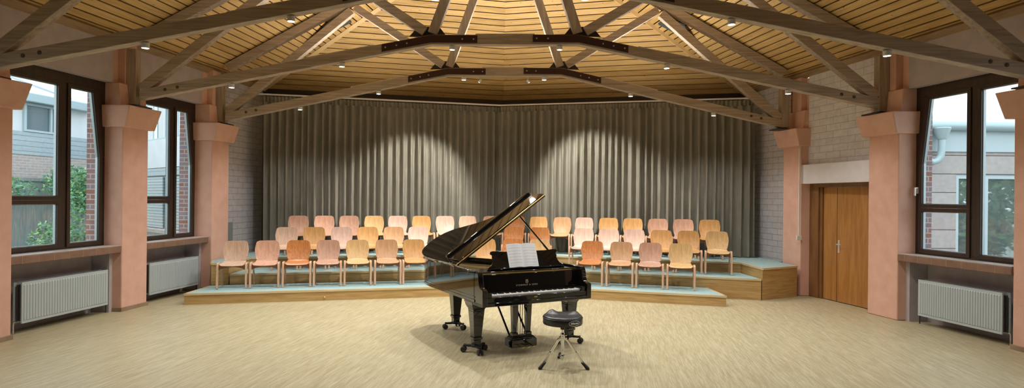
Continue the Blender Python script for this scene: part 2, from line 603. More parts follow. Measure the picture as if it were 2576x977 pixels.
# back walls in a V
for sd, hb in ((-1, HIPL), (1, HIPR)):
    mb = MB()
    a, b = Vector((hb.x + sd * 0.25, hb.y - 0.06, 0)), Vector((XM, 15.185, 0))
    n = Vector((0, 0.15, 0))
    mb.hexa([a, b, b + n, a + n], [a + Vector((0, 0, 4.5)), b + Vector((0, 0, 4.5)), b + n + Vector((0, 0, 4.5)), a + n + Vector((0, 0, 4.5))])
    struct(mb.build('wall_back', M['wall_dark'], uvbox=True, smooth=0), 'back wall behind the %s curtain, shade put into its dark colour' % ('left' if sd < 0 else 'right'), 'wall')
# rear gable wall behind the viewer
mb = MB()
l, r = eave(-1, YR), eave(1, YR)
mb.prism([(l.x - 0.3, YR, 0), (r.x + 0.3, YR, 0), (r.x + 0.3, YR, 4.3), (XM, YR, zr(YR) + 0.1), (l.x - 0.3, YR, 4.3)], (0, -0.2, 0))
struct(mb.build('wall_rear', M['plaster_umber'], smooth=0), 'umber plaster gable wall behind the viewer', 'wall')

# ------------------------------------------------------------------ columns
def column(side, Yf, Yb, label, shift=0.0, top=4.55, base=True):
    rt = thing('column', label, 'column', kind='structure')
    s = -side * shift
    def w(off, Y, z): return W(side, off - shift, Y, z)
    mb = MB()
    mb.hexa([w(0, Yf, 0), w(0, Yb, 0), w(0.38, Yb, 0), w(0.38, Yf, 0)], [w(0, Yf, 2.92), w(0, Yb, 2.92), w(0.38, Yb, 2.92), w(0.38, Yf, 2.92)])
    mb.build('shaft', M['plaster_pink'], rt, bevel=0.015, seg=3)
    mb = MB()
    def ring(o, f, b, z): return [w(-o, Yf - f, z), w(-o, Yb + b, z), w(0.38, Yb + b, z), w(0.38, Yf - f, z)]
    mb.hexa(ring(0.075, 0.05, 0.05, 2.90), ring(0.155, 0.07, 0.10, 3.24))
    mb.build('capital', M['plaster_pink'], rt, bevel=0.012, seg=3)
    mb = MB()   # pier that carries on behind the plaster panels, and the slimmer upper column
    mb.hexa([w(0.03, Yf, 3.24), w(0.03, Yb, 3.24), w(0.38, Yb, 3.24), w(0.38, Yf, 3.24)], [w(0.06, Yf, 3.60), w(0.06, Yb, 3.60), w(0.38, Yb, 3.60), w(0.38, Yf, 3.60)])
    mb.hexa([w(0.20, Yf, 3.60), w(0.20, Yb, 3.60), w(0.38, Yb, 3.60), w(0.38, Yf, 3.60)], [w(0.20, Yf, 4.24), w(0.20, Yb, 4.24), w(0.38, Yb, 4.24), w(0.38, Yf, 4.24)])
    mb.build('upper_pier', M['plaster_pink'], rt, bevel=0.01)
    mb = MB()
    ym = (Yf + Yb) / 2
    zt = z_main(w(0.1, ym, 0).x, ym) - 0.06
    f = lambda z: [w(0.08, ym - 0.13, z), w(0.08, ym + 0.13, z), w(0.22, ym + 0.13, z), w(0.22, ym - 0.13, z)]
    mb.hexa(f(3.24), f(zt))
    mb.build('upper_column', M['plaster_pink'], rt, bevel=0.015, seg=3)
    if base:
        mb = MB()
        mb.hexa([w(-0.014, Yf - 0.014, 0), w(-0.014, Yb + 0.014, 0), w(0.38, Yb + 0.014, 0), w(0.38, Yf - 0.014, 0)],
                [w(-0.014, Yf - 0.014, 0.062), w(-0.014, Yb + 0.014, 0.062), w(0.38, Yb + 0.014, 0.062), w(0.38, Yf - 0.014, 0.062)])
        mb.build('skirting', M['skirting'], rt, bevel=0.004)
    return rt

column(-1, 7.00, 7.55, 'pink plaster column nearest on the left, cut by the picture edge', 0.06)
column(-1, 9.42, 9.97, 'pink plaster column between the two left windows')
column(-1, 11.60, 12.15, 'pink plaster column between the rear left window and the stage', 0.05)
column(1, 11.60, 12.15, 'pink plaster column between the stage and the wooden door', -0.02, base=False)
column(1, 9.30, 9.90, 'pink plaster column between the wooden door and the right window', -0.01, base=False)
column(1, 7.00, 7.55, 'pink plaster column nearest on the right, cut by the picture edge', -0.02)

# ------------------------------------------------------------------ windows
def window(name, side, Ya, Yb, m0, m1, div, label, handle=None):
    """m0-m1: mullion; div: 'near' or 'far' = which side of the mullion has two sashes"""
    rt = thing(name, label, 'window', kind='structure')
    O0, O1 = 0.28, 0.36
    z0, z1 = 1.035, 3.60
    gt, gb, t0, t1 = 3.40, 1.12, 1.685, 1.815
    jn = 0.07
    fb, ft = 0.10, 0.23                     # far jamb width at the bottom and at the top
    def pr(mb, pts, o0=O0, o1=O1):
        mb.hexa([W(side, o0, y, z) for y, z in pts], [W(side, o1, y, z) for y, z in pts])
    mb = MB()
    pr(mb, [(Ya, z0), (Yb, z0), (Yb, gb - 0.04), (Ya, gb - 0.04)])
    pr(mb, [(Ya, gt + 0.05), (Yb, gt + 0.05), (Yb, z1), (Ya, z1)])
    pr(mb, [(Ya, gb - 0.04), (Ya + jn - 0.03, gb - 0.04), (Ya + jn - 0.03, gt + 0.05), (Ya, gt + 0.05)])
    pr(mb, [(Yb - fb + 0.04, gb - 0.04), (Yb, gb - 0.04), (Yb, 2.42), (Yb - fb + 0.04, 2.42)])
    pr(mb, [(Yb - fb + 0.04, 2.42), (Yb, 2.42), (Yb, gt + 0.05), (Yb - ft + 0.04, gt + 0.05)])
    pr(mb, [(m0, gb - 0.04), (m1, gb - 0.04), (m1, gt + 0.05), (m0, gt + 0.05)])
    mb.build('window_frame', M['frame'], rt, bevel=0.004)
    far0, far1 = m1, Yb
    def sash(pts, inset, bw):
        """frame ring: outer polygon pts, inner polygon inset"""
        mb = MB()
        n = len(pts)
        for i in range(n):
            j = (i + 1) % n
            pr(mb, [pts[i], pts[j], inset[j], inset[i]], O0 - 0.02, O0 + 0.045)
        s = mb.build('sash', M['frame'], rt, bevel=0.004)
        mb = MB()
        for i in range(n):       # glazing gasket just inside
            j = (i + 1) % n
            c = (sum(p[0] for p in inset) / n, sum(p[1] for p in inset) / n)
            def sh(p):
                dy, dz = c[0] - p[0], c[1] - p[1]
                return (p[0] + 0.010 * (1 if dy > 0 else -1), p[1] + 0.010 * (1 if dz > 0 else -1))
            pr(mb, [inset[i], inset[j], sh(inset[j]), sh(inset[i])], O0 + 0.005, O0 + 0.04)
        mb.build('gasket', M['gasket'], s)
        mb = MB()
        pr(mb, inset, O0 + 0.018, O0 + 0.024)
        mb.build('pane', M['glass'], s, smooth=0)
        return s
    def rect(a, b, c, d, i):
        return [(a, c), (b, c), (b, d), (a, d)], [(a + i, c + i), (b - i, c + i), (b - i, d - i), (a + i, d - i)]
    def slant(a, c, d, i):
        b0, b1 = Yb - fb + 0.03, Yb - ft + 0.03
        zz = 2.42
        return [(a, c), (b0, c), (b0, zz), (b1, d), (a, d)], [(a + i, c + i), (b0 - i, c + i), (b0 - i, zz), (b1 - i, d - i), (a + i, d - i)]
    I = 0.055
    cb, ct = gb - I, gt + I
    if div == 'near':
        sash(*rect(Ya + jn - 0.03, m0 + 0.02, 1.752, ct, I), 0)
        sash(*rect(Ya + jn - 0.03, m0 + 0.02, cb, 1.750, I), 0)
        sash(*slant(m1 - 0.02, cb, ct, I), 0)
    else:
        sash(*slant(m1 - 0.02, 1.752, ct, I), 0)
        b0 = Yb - fb + 0.03
        sash(*rect(m1 - 0.02, b0, cb, 1.750, I), 0)
        sash(*rect(Ya + jn - 0.03, m0 + 0.02, cb, ct, I), 0)
    mb = MB()
    wbox(mb, side, 0.0, 0.42, Ya, Yb, 0.925, 1.035)
    s = mb.build('window_sill', M['sill_tile'], rt, bevel=0.012)
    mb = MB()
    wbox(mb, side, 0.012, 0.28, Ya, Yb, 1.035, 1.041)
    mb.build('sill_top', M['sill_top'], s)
    mb = MB()
    k = Ya + 0.2
    while k < Yb - 0.1:
        wbox(mb, side, -0.002, 0.01, k, k + 0.007, 0.93, 1.03)
        k += 0.235
    mb.build('tile_joint', M['tile_joint'], s)
    if handle:
        hy, hz = handle
        mb = MB()
        wbox(mb, side, 0.245, 0.262, hy - 0.014, hy + 0.014, hz - 0.05, hz + 0.05)
        wbox(mb, side, 0.205, 0.25, hy - 0.010, hy + 0.010, hz + 0.025, hz + 0.045)
        wbox(mb, side, 0.205, 0.222, hy - 0.011, hy + 0.011, hz - 0.085, hz + 0.045)
        mb.build('handle', M['brushed'], rt, bevel=0.003)
    return rt

window('window_1', -1, 7.55, 9.42, 8.60, 8.74, 'near', 'dark framed window nearest on the left with garden view')
window('window_2', -1, 9.97, 11.60, 10.90, 11.02, 'near', 'dark framed rear left window facing the white terrace wall')
window('window_3', 1, 7.55, 9.30, 8.27, 8.41, 'far', 'dark framed right window with silver lever handle', (9.235, 2.02))
window('window_4', -1, 4.9, 7.0, 6.0, 6.14, 'near', 'dark framed window beside the viewer on the left')
window('window_5', 1, 4.9, 7.0, 5.8, 5.94, 'far', 'dark framed window beside the viewer on the right')

# ------------------------------------------------------------------ wooden double door, right
def XD(Y): return 6.29 - 0.17 * (Y - 10.77)
dr = thing('door_1', 'brown wooden double door between two pink columns', 'door', kind='structure')
def dbox(mb, o0, o1, Ya, Yb, z0, z1):
    q = lambda o, Y, z: Vector((XD(Y) + o, Y, z))
    return mb.hexa([q(o0, Ya, z0), q(o0, Yb, z0), q(o1, Yb, z0), q(o1, Ya, z0)], [q(o0, Ya, z1), q(o0, Yb, z1), q(o1, Yb, z1), q(o1, Ya, z1)])
mb = MB()
dbox(mb, -0.06, 0.08, 11.36, 11.60, 0, 2.17)
dbox(mb, -0.06, 0.08, 9.9, 11.36, 2.10, 2.17)
dbox(mb, -0.03, 0.08, 11.30, 11.36, 0, 2.10)
mb.build('door_frame', M['door_frame'], dr, bevel=0.004)
mb = MB(); dbox(mb, 0.0, 0.04, 10.965, 11.295, 0.012, 2.095)
mb.build('door_leaf', M['door'], dr, bevel=0.003)
mb = MB(); dbox(mb, 0.0, 0.04, 9.91, 10.95, 0.012, 2.095)
lf = mb.build('door_leaf', M['door'], dr, bevel=0.003)
mb = MB()
dbox(mb, -0.010, 0.0, 10.885, 10.925, 0.90, 1.13)
mb.build('handle_plate', M['brushed'], lf, bevel=0.003)
mb = MB()
q = lambda o, Y, z: Vector((XD(Y) + o, Y, z))
mb.tube([q(0, 10.905, 1.055), q(-0.05, 10.905, 1.055), q(-0.056, 10.89, 1.055), q(-0.056, 10.79, 1.055)], 0.010)
mb.build('lever', M['brushed'], lf)

# ------------------------------------------------------------------ exterior ground and a patch outside each side
mb = MB(); mb.box((-60, -20, -0.25), (-6.9, 70, -0.10))
struct(mb.build('ground', noisy('garden_ground', (0.18, 0.22, 0.10), (0.35, 0.33, 0.24), 2, 0.95), smooth=0), 'garden ground outside the left windows', 'ground')
mb = MB(); mb.box((7.6, -20, -0.25), (60, 70, -0.10))
struct(mb.build('ground', noisy('paved_ground', (0.30, 0.30, 0.28), (0.42, 0.41, 0.38), 3, 0.95), smooth=0), 'paved ground outside the right window', 'ground')

# ================================================================== STAGE
FX = 0.3
def YF(k, X): return 11.42 + 0.97 * k - (0.25 if X < FX else 0.29) * abs(X - FX)
H1, H2, H3 = 0.187, 0.388, 0.590
def tier(label, front, back, h):
    """front: plan points left to right along the stepped edge; back: the rest, right to left"""
    rt = thing('stage_tier', label, 'stage riser', (0, 0, 0), group='tiers of the choir stage')
    pts = [Vector((x, y, 0)) for x, y in front + back]
    mb = MB(); mb.prism(pts, (0, 0, h - 0.03))
    mb.build('fascia', M['oak'], rt, smooth=0)
    mb = MB(); mb.prism([p + Vector((0, 0, h - 0.03)) for p in pts], (0, 0, 0.03))
    mb.build('carpet_top', M['carpet'], rt, smooth=0)
    mb = MB()
    f = [Vector((x, y, h - 0.016)) for x, y in front]
    for i in range(len(f) - 1):
        d = (f[i + 1] - f[i]).normalized()
        n = Vector((d.y, -d.x, 0))
        a, b = f[i] - d * 0.0, f[i + 1] + d * 0.0
        mb.hexa([a + n * 0.014 - Vector((0, 0, 0.016)), b + n * 0.014 - Vector((0, 0, 0.016)), b - n * 0.03 - Vector((0, 0, 0.016)), a - n * 0.03 - Vector((0, 0, 0.016))],
                [a + n * 0.014 + Vector((0, 0, 0.018)), b + n * 0.014 + Vector((0, 0, 0.018)), b - n * 0.03 + Vector((0, 0, 0.018)), a - n * 0.03 + Vector((0, 0, 0.018))])
    mb.build('nosing', M['nosing'], rt)
    return rt
e = 0.014
t1 = tier('lowest wooden stage tier with teal carpet in front of the chairs',
     [(-5.17, 10.955), (-5.18, YF(0, -5.18)), (FX, YF(0, FX)), (4.01, YF(0, 4.01)), (4.01, YF(1, 4.01) - e)], [(FX, YF(1, FX) - e), (-4.89, YF(1, -4.89) - e), (-4.915, 11.07)], H1)
t2 = tier('middle wooden stage tier with teal carpet, ending at the right wing',
     [(-4.88, YF(1, -4.88)), (FX, YF(1, FX)), (4.925, YF(1, 4.925))], [(4.925, YF(2, 4.925) - e), (FX, YF(2, FX) - e), (-4.88, YF(2, -4.88) - e)], H2)
t3 = tier('highest wooden stage tier with side wings, under the curtain',
     [(-5.42, 11.57), (-5.17, 10.98), (-4.905, YF(1, -4.9) + 0.02), (-4.905, YF(2, -4.905)), (FX, YF(2, FX)), (4.945, YF(2, 4.945)), (4.945, YF(1, 4.945)), (5.82, 11.52)],
     [(5.80, 12.26), (5.94, 12.28), (5.73, 13.66), (XM, 15.08), (-5.32, 13.66), (-5.50, 12.3), (-5.30, 12.25)], H3)
mb = MB(); mb.lathe([(0.018, 0), (0.018, 0.012), (0.010, 0.02)], n=16, M=Matrix.Translation((-2.98, YF(0, -2.98), 0.05)) @ Matrix.Rotation(PI / 2, 4, 'X'))
mb.build('latch_knob', M['brass'], t1)

# ------------------------------------------------------------------ curtains
def curtain(label, A, B, seed):
    rnd = random.Random(seed)
    rt = thing('curtain', label, 'curtain', group='stage curtains')
    A, B = Vector(A), Vector(B)
    d = B - A
    ln = d.length
    d.normalize()
    n = Vector((d.y, -d.x, 0))
    if n.y > 0: n = -n
    nf = int(ln / 0.158)
    edges = [0.0]
    for i in range(nf): edges.append(edges[-1] + rnd.uniform(0.8, 1.25))
    tot = edges[-1]
    edges = [x / tot * ln for x in edges]
    cols = []
    for i in range(nf):
        amp = rnd.uniform(0.055, 0.09)
        ph = rnd.uniform(-0.12, 0.12)
        for k in range(10):
            t = k / 10
            cols.append((edges[i] + (edges[i + 1] - edges[i]) * t, amp, t, ph))
    cols.append((ln, 0.05, 0.0, 0))
    zs = [0.605, 0.9, 1.5, 2.2, 2.9, 3.4, 3.75, 3.9]
    mb = MB(); bm = mb.bm
    rows = []
    for z in zs:
        f = (3.9 - z) / 3.3
        row = []
        for (s, amp, t, ph) in cols:
            w = math.sin(2 * PI * t)
            w = math.copysign(abs(w) ** 0.75, w)
            a = amp * (0.55 + 0.45 * min(1, f * 3))
            sway = ph * 0.25 * f * math.sin(PI * t)
            row.append(bm.verts.new(A + d * (s + sway * 0.3 + 0.02 * math.cos(2 * PI * t) * f) + n * a * w + Vector((0, 0, z))))
        rows.append(row)
    for j in range(len(rows) - 1):
        for i in range(len(cols) - 1):
            mb.face([rows[j][i], rows[j][i + 1], rows[j + 1][i + 1], rows[j + 1][i]])
    bmesh.ops.solidify(bm, geom=bm.faces[:], thickness=0.006)
    mb.build('drape', M['curtain'], rt, smooth=60)
    # gathered heading
    mb = MB(); bm = mb.bm
    rows = []
    for z, k in ((3.89, 0.75), (3.95, 0.45), (4.02, 0.5)):
        rows.append([bm.verts.new(A + d * s + n * amp * k * math.sin(4 * PI * t) * 0.6 + Vector((0, 0, z))) for (s, amp, t, ph) in cols])
    for j in range(2):
        for i in range(len(cols) - 1):
            mb.face([rows[j][i], rows[j][i + 1], rows[j + 1][i + 1], rows[j + 1][i]])
    bmesh.ops.solidify(bm, geom=bm.faces[:], thickness=0.008)
    mb.build('heading', M['curtain'], rt, smooth=60)
    return rt
CA, CV, CB = Vector((-5.07, 13.10, 0)), Vector((0.13, 14.38, 0)), Vector((5.62, 13.0, 0))
curtain('grey olive pleated curtain left of the centre corner', CA, CV + Vector((0.12, 0.10, 0)), 3)
curtain('grey olive pleated curtain right of the centre corner', CV + Vector((0.0, -0.03, 0)), CB, 8)
rl = thing('curtain_rail', 'white curtain rail bent in the middle above both curtains', 'curtain rail')
for a, b in ((CA + Vector((-0.22, -0.05, 0)), CV), (CV, CB + Vector((0.03, 0, 0)))):
    mb = MB(); z = Vector((0, 0, 4.055)); mb.bar(a + z, b + z, 0.05, 0.032, side=(0, 1, 0))
    mb.build('rail', M['rail'], rl)
# ------------------------------------------------------------------ cable duct, switch box, wall socket
cd = thing('cable_duct', 'white cable duct ending in a small box beside the door', 'cable duct')
mb = MB(); p = W(1, -0.02, 11.585, 0); mb.box((p.x - 0.012, 11.57, 1.17), (p.x + 0.012, 11.598, 2.86)); mb.build('duct', M['white_plastic'], cd, bevel=0.002)
mb = MB(); mb.box((p.x - 0.055, 11.545, 1.08), (p.x + 0.04, 11.598, 1.17)); mb.build('switch_box', M['white_plastic'], cd, bevel=0.006)
sb = MB(); wbox(sb, -1, 0.13, 0.158, 12.32, 12.62, 0.90, 1.28)
tag(sb.build('connection_panel', flat('grey_green_panel', (0.20, 0.23, 0.22), 0.6), bevel=0.006), 'small grey green panel on the left block wall behind the rear left column', 'wall panel')
# ================================================================== ROOF TRUSSES
TH = 0.14           # member thickness along Y
HT = 0.158          # member height
def truss(label, Yf, BL, N1, N2, BR, lights, light_words):
    """BL, N1, N2, BR: (X, z) of the lower edge of the bottom chord"""
    rt = thing('roof_truss', label, 'roof truss', (0, 0, 0), group='timber roof trusses')
    Yc = Yf + TH / 2
    v = lambda p, dz=0.0, dy=0.0: Vector((p[0], Yc + dy, p[1] + dz))
    h2 = HT / 2
    side = (0, 1, 0)
    for a, b in ((BL, N1), (N1, N2), (N2, BR)):
        mb = MB()
        mb.hexa([Vector((a[0], Yf, a[1])), Vector((b[0], Yf, b[1])), Vector((b[0], Yf + TH, b[1])), Vector((a[0], Yf + TH, a[1]))],
                [Vector((a[0], Yf, a[1] + HT)), Vector((b[0], Yf, b[1] + HT)), Vector((b[0], Yf + TH, b[1] + HT)), Vector((a[0], Yf + TH, a[1] + HT))])
        mb.build('bottom_chord', M['beam'], rt, bevel=0.006)
    ridge = (XM, zr(Yc) - 0.20)
    for B, N, sg in ((BL, N1, -1), (BR, N2, 1)):
        # upper node on the rafter
        f = 0.525
        eX = XM + sg * (6.19 - 0.15 * (Yc - 9.44))
        uX = XM + sg * abs(eX - XM) * f
        rz = lambda X: z_main(X, Yc) - 0.115
        un = (uX, rz(uX) - 0.14)
        st = (B[0] - sg * 0.02, B[1] + HT + 0.02)
        mb = MB(); mb.bar(v((st[0] - sg * -0.0, st[1])), v(un, -0.05), TH - 0.01, HT, side); mb.build('strut', M['beam'], rt, bevel=0.006)
        nn = (N[0] + sg * 0.10, N[1] + HT + 0.06)
        mb = MB(); mb.bar(v((un[0] - sg * 0.06, un[1] + 0.02)), v(nn), TH - 0.02, 0.145, side); mb.build('diagonal', M['beam'], rt, bevel=0.006)
        mb = MB(); mb.bar(v((N[0] - sg * 0.02, N[1] + HT + 0.03)), v((XM + sg * 0.10, ridge[1] + 0.02)), TH - 0.02, 0.155, side); mb.build('post', M['beam_up'], rt, bevel=0.006)
        # rafter follows the ceiling
        x0 = eX - sg * 0.32
        mb = MB(); mb.bar(v((x0, rz(x0))), v((XM + sg * 0.005, rz(XM))), TH, 0.16, side); mb.build('rafter', M['beam'], rt, bevel=0.006)
        # timber post standing on the capital
        px = B[0] + sg * (0.14 if sg < 0 else 0.07)
        mb = MB(); mb.bar(v((px, 3.28)), v((px, rz(px) - 0.09)), TH, 0.16, side); mb.build('end_post', M['beam_up'], rt, bevel=0.006)
        # bearing plate on the capital
        mb = MB(); mb.box((min(px - sg * 0.20, px + sg * 0.06), Yc - 0.12, 3.242), (max(px - sg * 0.20, px + sg * 0.06), Yc + 0.20, 3.260)); mb.build('bearing_plate', M['steel_dark'], rt)
        # bent splice plate on the front face
        def along(t):
            """t < 0 towards the bearing, t > 0 towards the middle; metres"""
            if t < 0:
                d = Vector((B[0] - N[0], 0, B[1] - N[1])).normalized()
                return Vector((N[0], 0, N[1])) + d * (-t)
            return Vector((N[0] - sg * t, 0, N[1]))
        mb = MB()
        lo, hi = 0.030, 0.150
        pts = [along(-0.80), along(0), along(0.74)]
        for i in range(2):
            a, b = pts[i], pts[i + 1]
            y0, y1 = Yf - 0.012, Yf - 0.001
            z = lambda p, k, y: Vector((p.x, y, p.z + k))
            mb.hexa([z(a, lo, y0), z(b, lo, y0), z(b, lo, y1), z(a, lo, y1)], [z(a, hi, y0), z(b, hi, y0), z(b, hi, y1), z(a, hi, y1)])
        pl = mb.build('splice_plate', M['steel_brown'], rt, bevel=0.002)
        for t in (-0.74, -0.56, -0.39, 0.50, 0.68):
            q = along(t)
            mb = MB(); mb.lathe([(0.014, 0), (0.014, 0.006), (0.008, 0.012)], n=12, M=Matrix.Translation((q.x, Yf - 0.012, q.z + 0.09)) @ Matrix.Rotation(PI / 2, 4, 'X'))
            mb.build('bolt', M['bolt'], pl)
        # gusset behind the web members
        mb = MB(); g = Vector((N[0], Yc - 0.004, N[1] + HT))
        mb.prism([g + Vector((-sg * 0.24, 0, 0)), g + Vector((sg * 0.36, 0, -0.02)), g + Vector((sg * 0.22, 0, 0.14)), g + Vector((-sg * 0.12, 0, 0.15))], (0, 0.008, 0))
        mb.build('gusset_plate', M['steel_dark'], rt)
        for t in (0.42, 0.62):
            d = Vector((N[0] - B[0], 0, N[1] - B[1])).normalized()
            q = Vector((B[0], 0, B[1] + 0.085)) + d * t
            mb = MB(); mb.lathe([(0.026, 0), (0.026, 0.004), (0.012, 0.005), (0.012, 0.012)], n=14, M=Matrix.Translation((q.x, Yf, q.z)) @ Matrix.Rotation(PI / 2, 4, 'X'))
            mb.build('bolt', M['chord_bolt'], rt)
    # slim uplights added on the chords, unseen, to brighten the ceiling
    for a, b, t0, t1 in ((BL, N1, 0.56, 0.80), (N1, N2, 0.3, 0.7), (BR, N2, 0.56, 0.80)) if Yf > 5 else ():
        q0 = Vector((a[0] + (b[0] - a[0]) * t0, Yc + 0.02, a[1] + (b[1] - a[1]) * t0 + HT + 0.018))
        q1 = Vector((a[0] + (b[0] - a[0]) * t1, Yc + 0.02, a[1] + (b[1] - a[1]) * t1 + HT + 0.018))
        mb = MB(); mb.bar(q0, q1, 0.05, 0.03, side); up = mb.build('added_uplight', M['lamp_white'], rt)
        l = bpy.data.lights.new('added_uplight_lamp', 'AREA'); l.shape = 'RECTANGLE'; l.size = (q1 - q0).length; l.size_y = 0.04
        l.energy = UP_FILL_W * (1.9 if label[0] == 'r' else (0.45 if b is N2 else 0.9)); l.color = (1.0, 0.95, 0.88)
        o = bpy.data.objects.new('added_uplight_lamp', l); link(o, up)
        d = (q1 - q0).normalized(); 
        o.location = (q0 + q1) / 2 + Vector((0, 0, 0.03))
        o.rotation_euler = (PI, 0, 0)
    def zbot(X):
        for a, b in ((BL, N1), (N1, N2), (N2, BR)):
            if a[0] <= X <= b[0]: return a[1] + (b[1] - a[1]) * (X - a[0]) / (b[0] - a[0])
        return BL[1]
    for i, X in enumerate(lights):
        downlight((X, Yc, zbot(X)), light_words[i], 0.32 if Yf < 5 else {('m', 2): 4.2, ('m', 3): 1.8, ('n', 2): 1.5, ('n', 3): 1.5}.get((label[0], i), 0.95))
    return rt

SPOT_W = 48.0
UP_FILL_W = 15.0
def downlight(p, label, k=1.0):
    x, y, z = p
    rt = thing('downlight', label, 'downlight', (x, y, z - 0.005), group='white downlights under the roof trusses')
    mb = MB(); mb.lathe([(0.043, 0.0), (0.046, -0.004), (0.046, -0.062), (0.041, -0.066), (0.038, -0.060)], n=24)
    mb.build('housing', M['lamp_white'], rt)
    mb = MB(); mb.lathe([(0.037, -0.058), (0.037, -0.064)], n=24)
    mb.build('lens', M['lamp_lens'], rt)
    l = bpy.data.lights.new('downlight_lamp', 'SPOT')
    l.energy = SPOT_W * k; l.color = (1.0, 0.98, 0.95)
    l.spot_size = R(132); l.spot_blend = 0.6; l.shadow_soft_size = 0.06
    o = bpy.data.objects.new('downlight_lamp', l); link(o, rt); o.location = (0, 0, -0.075)

def xz(px, py, Y):
    p = P(px, py, Y); return (p.x, p.z)
Y1, Y2, Y3 = 7.13, 9.58, 11.82
T2 = [xz(350, 251, Y2), xz(1084, 112, Y2), xz(1457, 112, Y2), xz(2213, 271, Y2)]
T3 = [xz(566, 304, Y3), xz(1127, 191, Y3), xz(1412, 191, Y3), xz(1967, 321, Y3)]
T1 = [xz(-30, 174, Y1), (T2[1][0], T2[1][1]), (T2[2][0], T2[2][1]), xz(2620, 199, Y1)]
ordn = ['first', 'second', 'third', 'fourth', 'fifth', 'sixth']
for T, Y, px, which in ((T1, Y1, (362, 728, 1090, 1467, 1836, 2228), 'nearest'), (T2, Y2, (580, 857, 1134, 1404, 1674, 1980), 'middle'), (T3, Y3, (753, 950, 1164, 1366, 1584, 1793), 'rear')):
    truss({'nearest': 'nearest timber roof truss, its middle above the picture edge', 'middle': 'middle timber roof truss resting on the second pair of pink columns', 'rear': 'rear timber roof truss in front of the curtain'}[which],
          Y, *T, [(x - CX) / F * (Y + TH / 2) for x in px], ['white downlight under the %s roof truss, %s from the left' % (which, ordn[i]) for i in range(6)])
# a further truss over the viewer carries the same lamps
Y0 = 4.75
k0 = 0.36
truss('timber roof truss above the viewer', Y0, (T1[0][0] - k0, T1[0][1]), T1[1], T1[2], (T1[3][0] + k0, T1[3][1]), [-4.4, -2.3, -0.7, 1.1, 2.7, 4.8],
      ['white downlight under the truss above the viewer, %s from the left' % ordn[i] for i in range(6)])
column(-1, 4.4, 4.9, 'pink plaster column beside the viewer on the left')
column(1, 4.4, 4.9, 'pink plaster column beside the viewer on the right')

# two small spotlights aimed at the curtain
for px, tgt, nm in ((1205, Vector((-2.05, 13.85, 1.45)), 'left'), (1325, Vector((2.50, 13.8, 1.55)), 'right')):
    x = (px - CX) / F * (Y3 + 0.16)
    z = T3[1][1] - 0.01
    rt = thing('spotlight', 'small white spotlight under the rear truss aimed at the %s curtain' % nm, 'spotlight', (x, Y3 + 0.10, z), group='curtain spotlights')
    d = (tgt - Vector((x, Y3 + 0.10, z - 0.05))).normalized()
    q = d.to_track_quat('-Z', 'Y').to_matrix().to_4x4()
    mb = MB(); mb.tube([(0, 0, 0.008), (0, 0, -0.035)], 0.008); mb.build('stem', M['lamp_white'], rt)
    mb = MB(); mb.lathe([(0.018, 0.03), (0.026, 0.02), (0.026, -0.035), (0.022, -0.035)], n=20, M=Matrix.Translation((0, 0, -0.055)) @ q); mb.build('housing', M['lamp_white'], rt)
    mb = MB(); mb.lathe([(0.021, -0.033), (0.021, -0.038)], n=20, M=Matrix.Translation((0, 0, -0.055)) @ q); mb.build('lens', M['lamp_lens'], rt)
    l = bpy.data.lights.new('spot_lamp', 'SPOT'); l.energy = 310; l.color = (1.0, 0.95, 0.84); l.spot_size = R(60); l.spot_blend = 0.5; l.shadow_soft_size = 0.02
    o = bpy.data.objects.new('spot_lamp', l); link(o, rt)
    o.matrix_local = Matrix.Translation(Vector((0, 0, -0.055)) + d * 0.045) @ q

# slate panels beside the rear truss rafters, under the ceiling
for pts, nm in ((((768, 112), (830, 52), (858, 33), (884, 53)), 'left'), (((1656, 58), (1681, 43), (1722, 62), (1752, 108)), 'right')):
    def on_ceiling(px, py):
        d = P(px, py, 1.0) - Vector((0, 0, HC))
        lo, hi = 8.0, 16.0
        for _ in range(50):
            m = (lo + hi) / 2
            p = Vector((0, 0, HC)) + d * m
            if p.z > z_main(p.x, p.y) - 0.06: hi = m
            else: lo = m
        return Vector((0, 0, HC)) + d * lo
    c = [on_ceiling(*p) for p in pts]
    mb = MB(); mb.prism(c, (0, 0, -0.035))
    tag(mb.build('ventilation_panel', M['slate']), 'dark slate panel on the %s ceiling slope beside the rear truss' % nm, 'ventilation panel', 'dark panels on the ceiling')

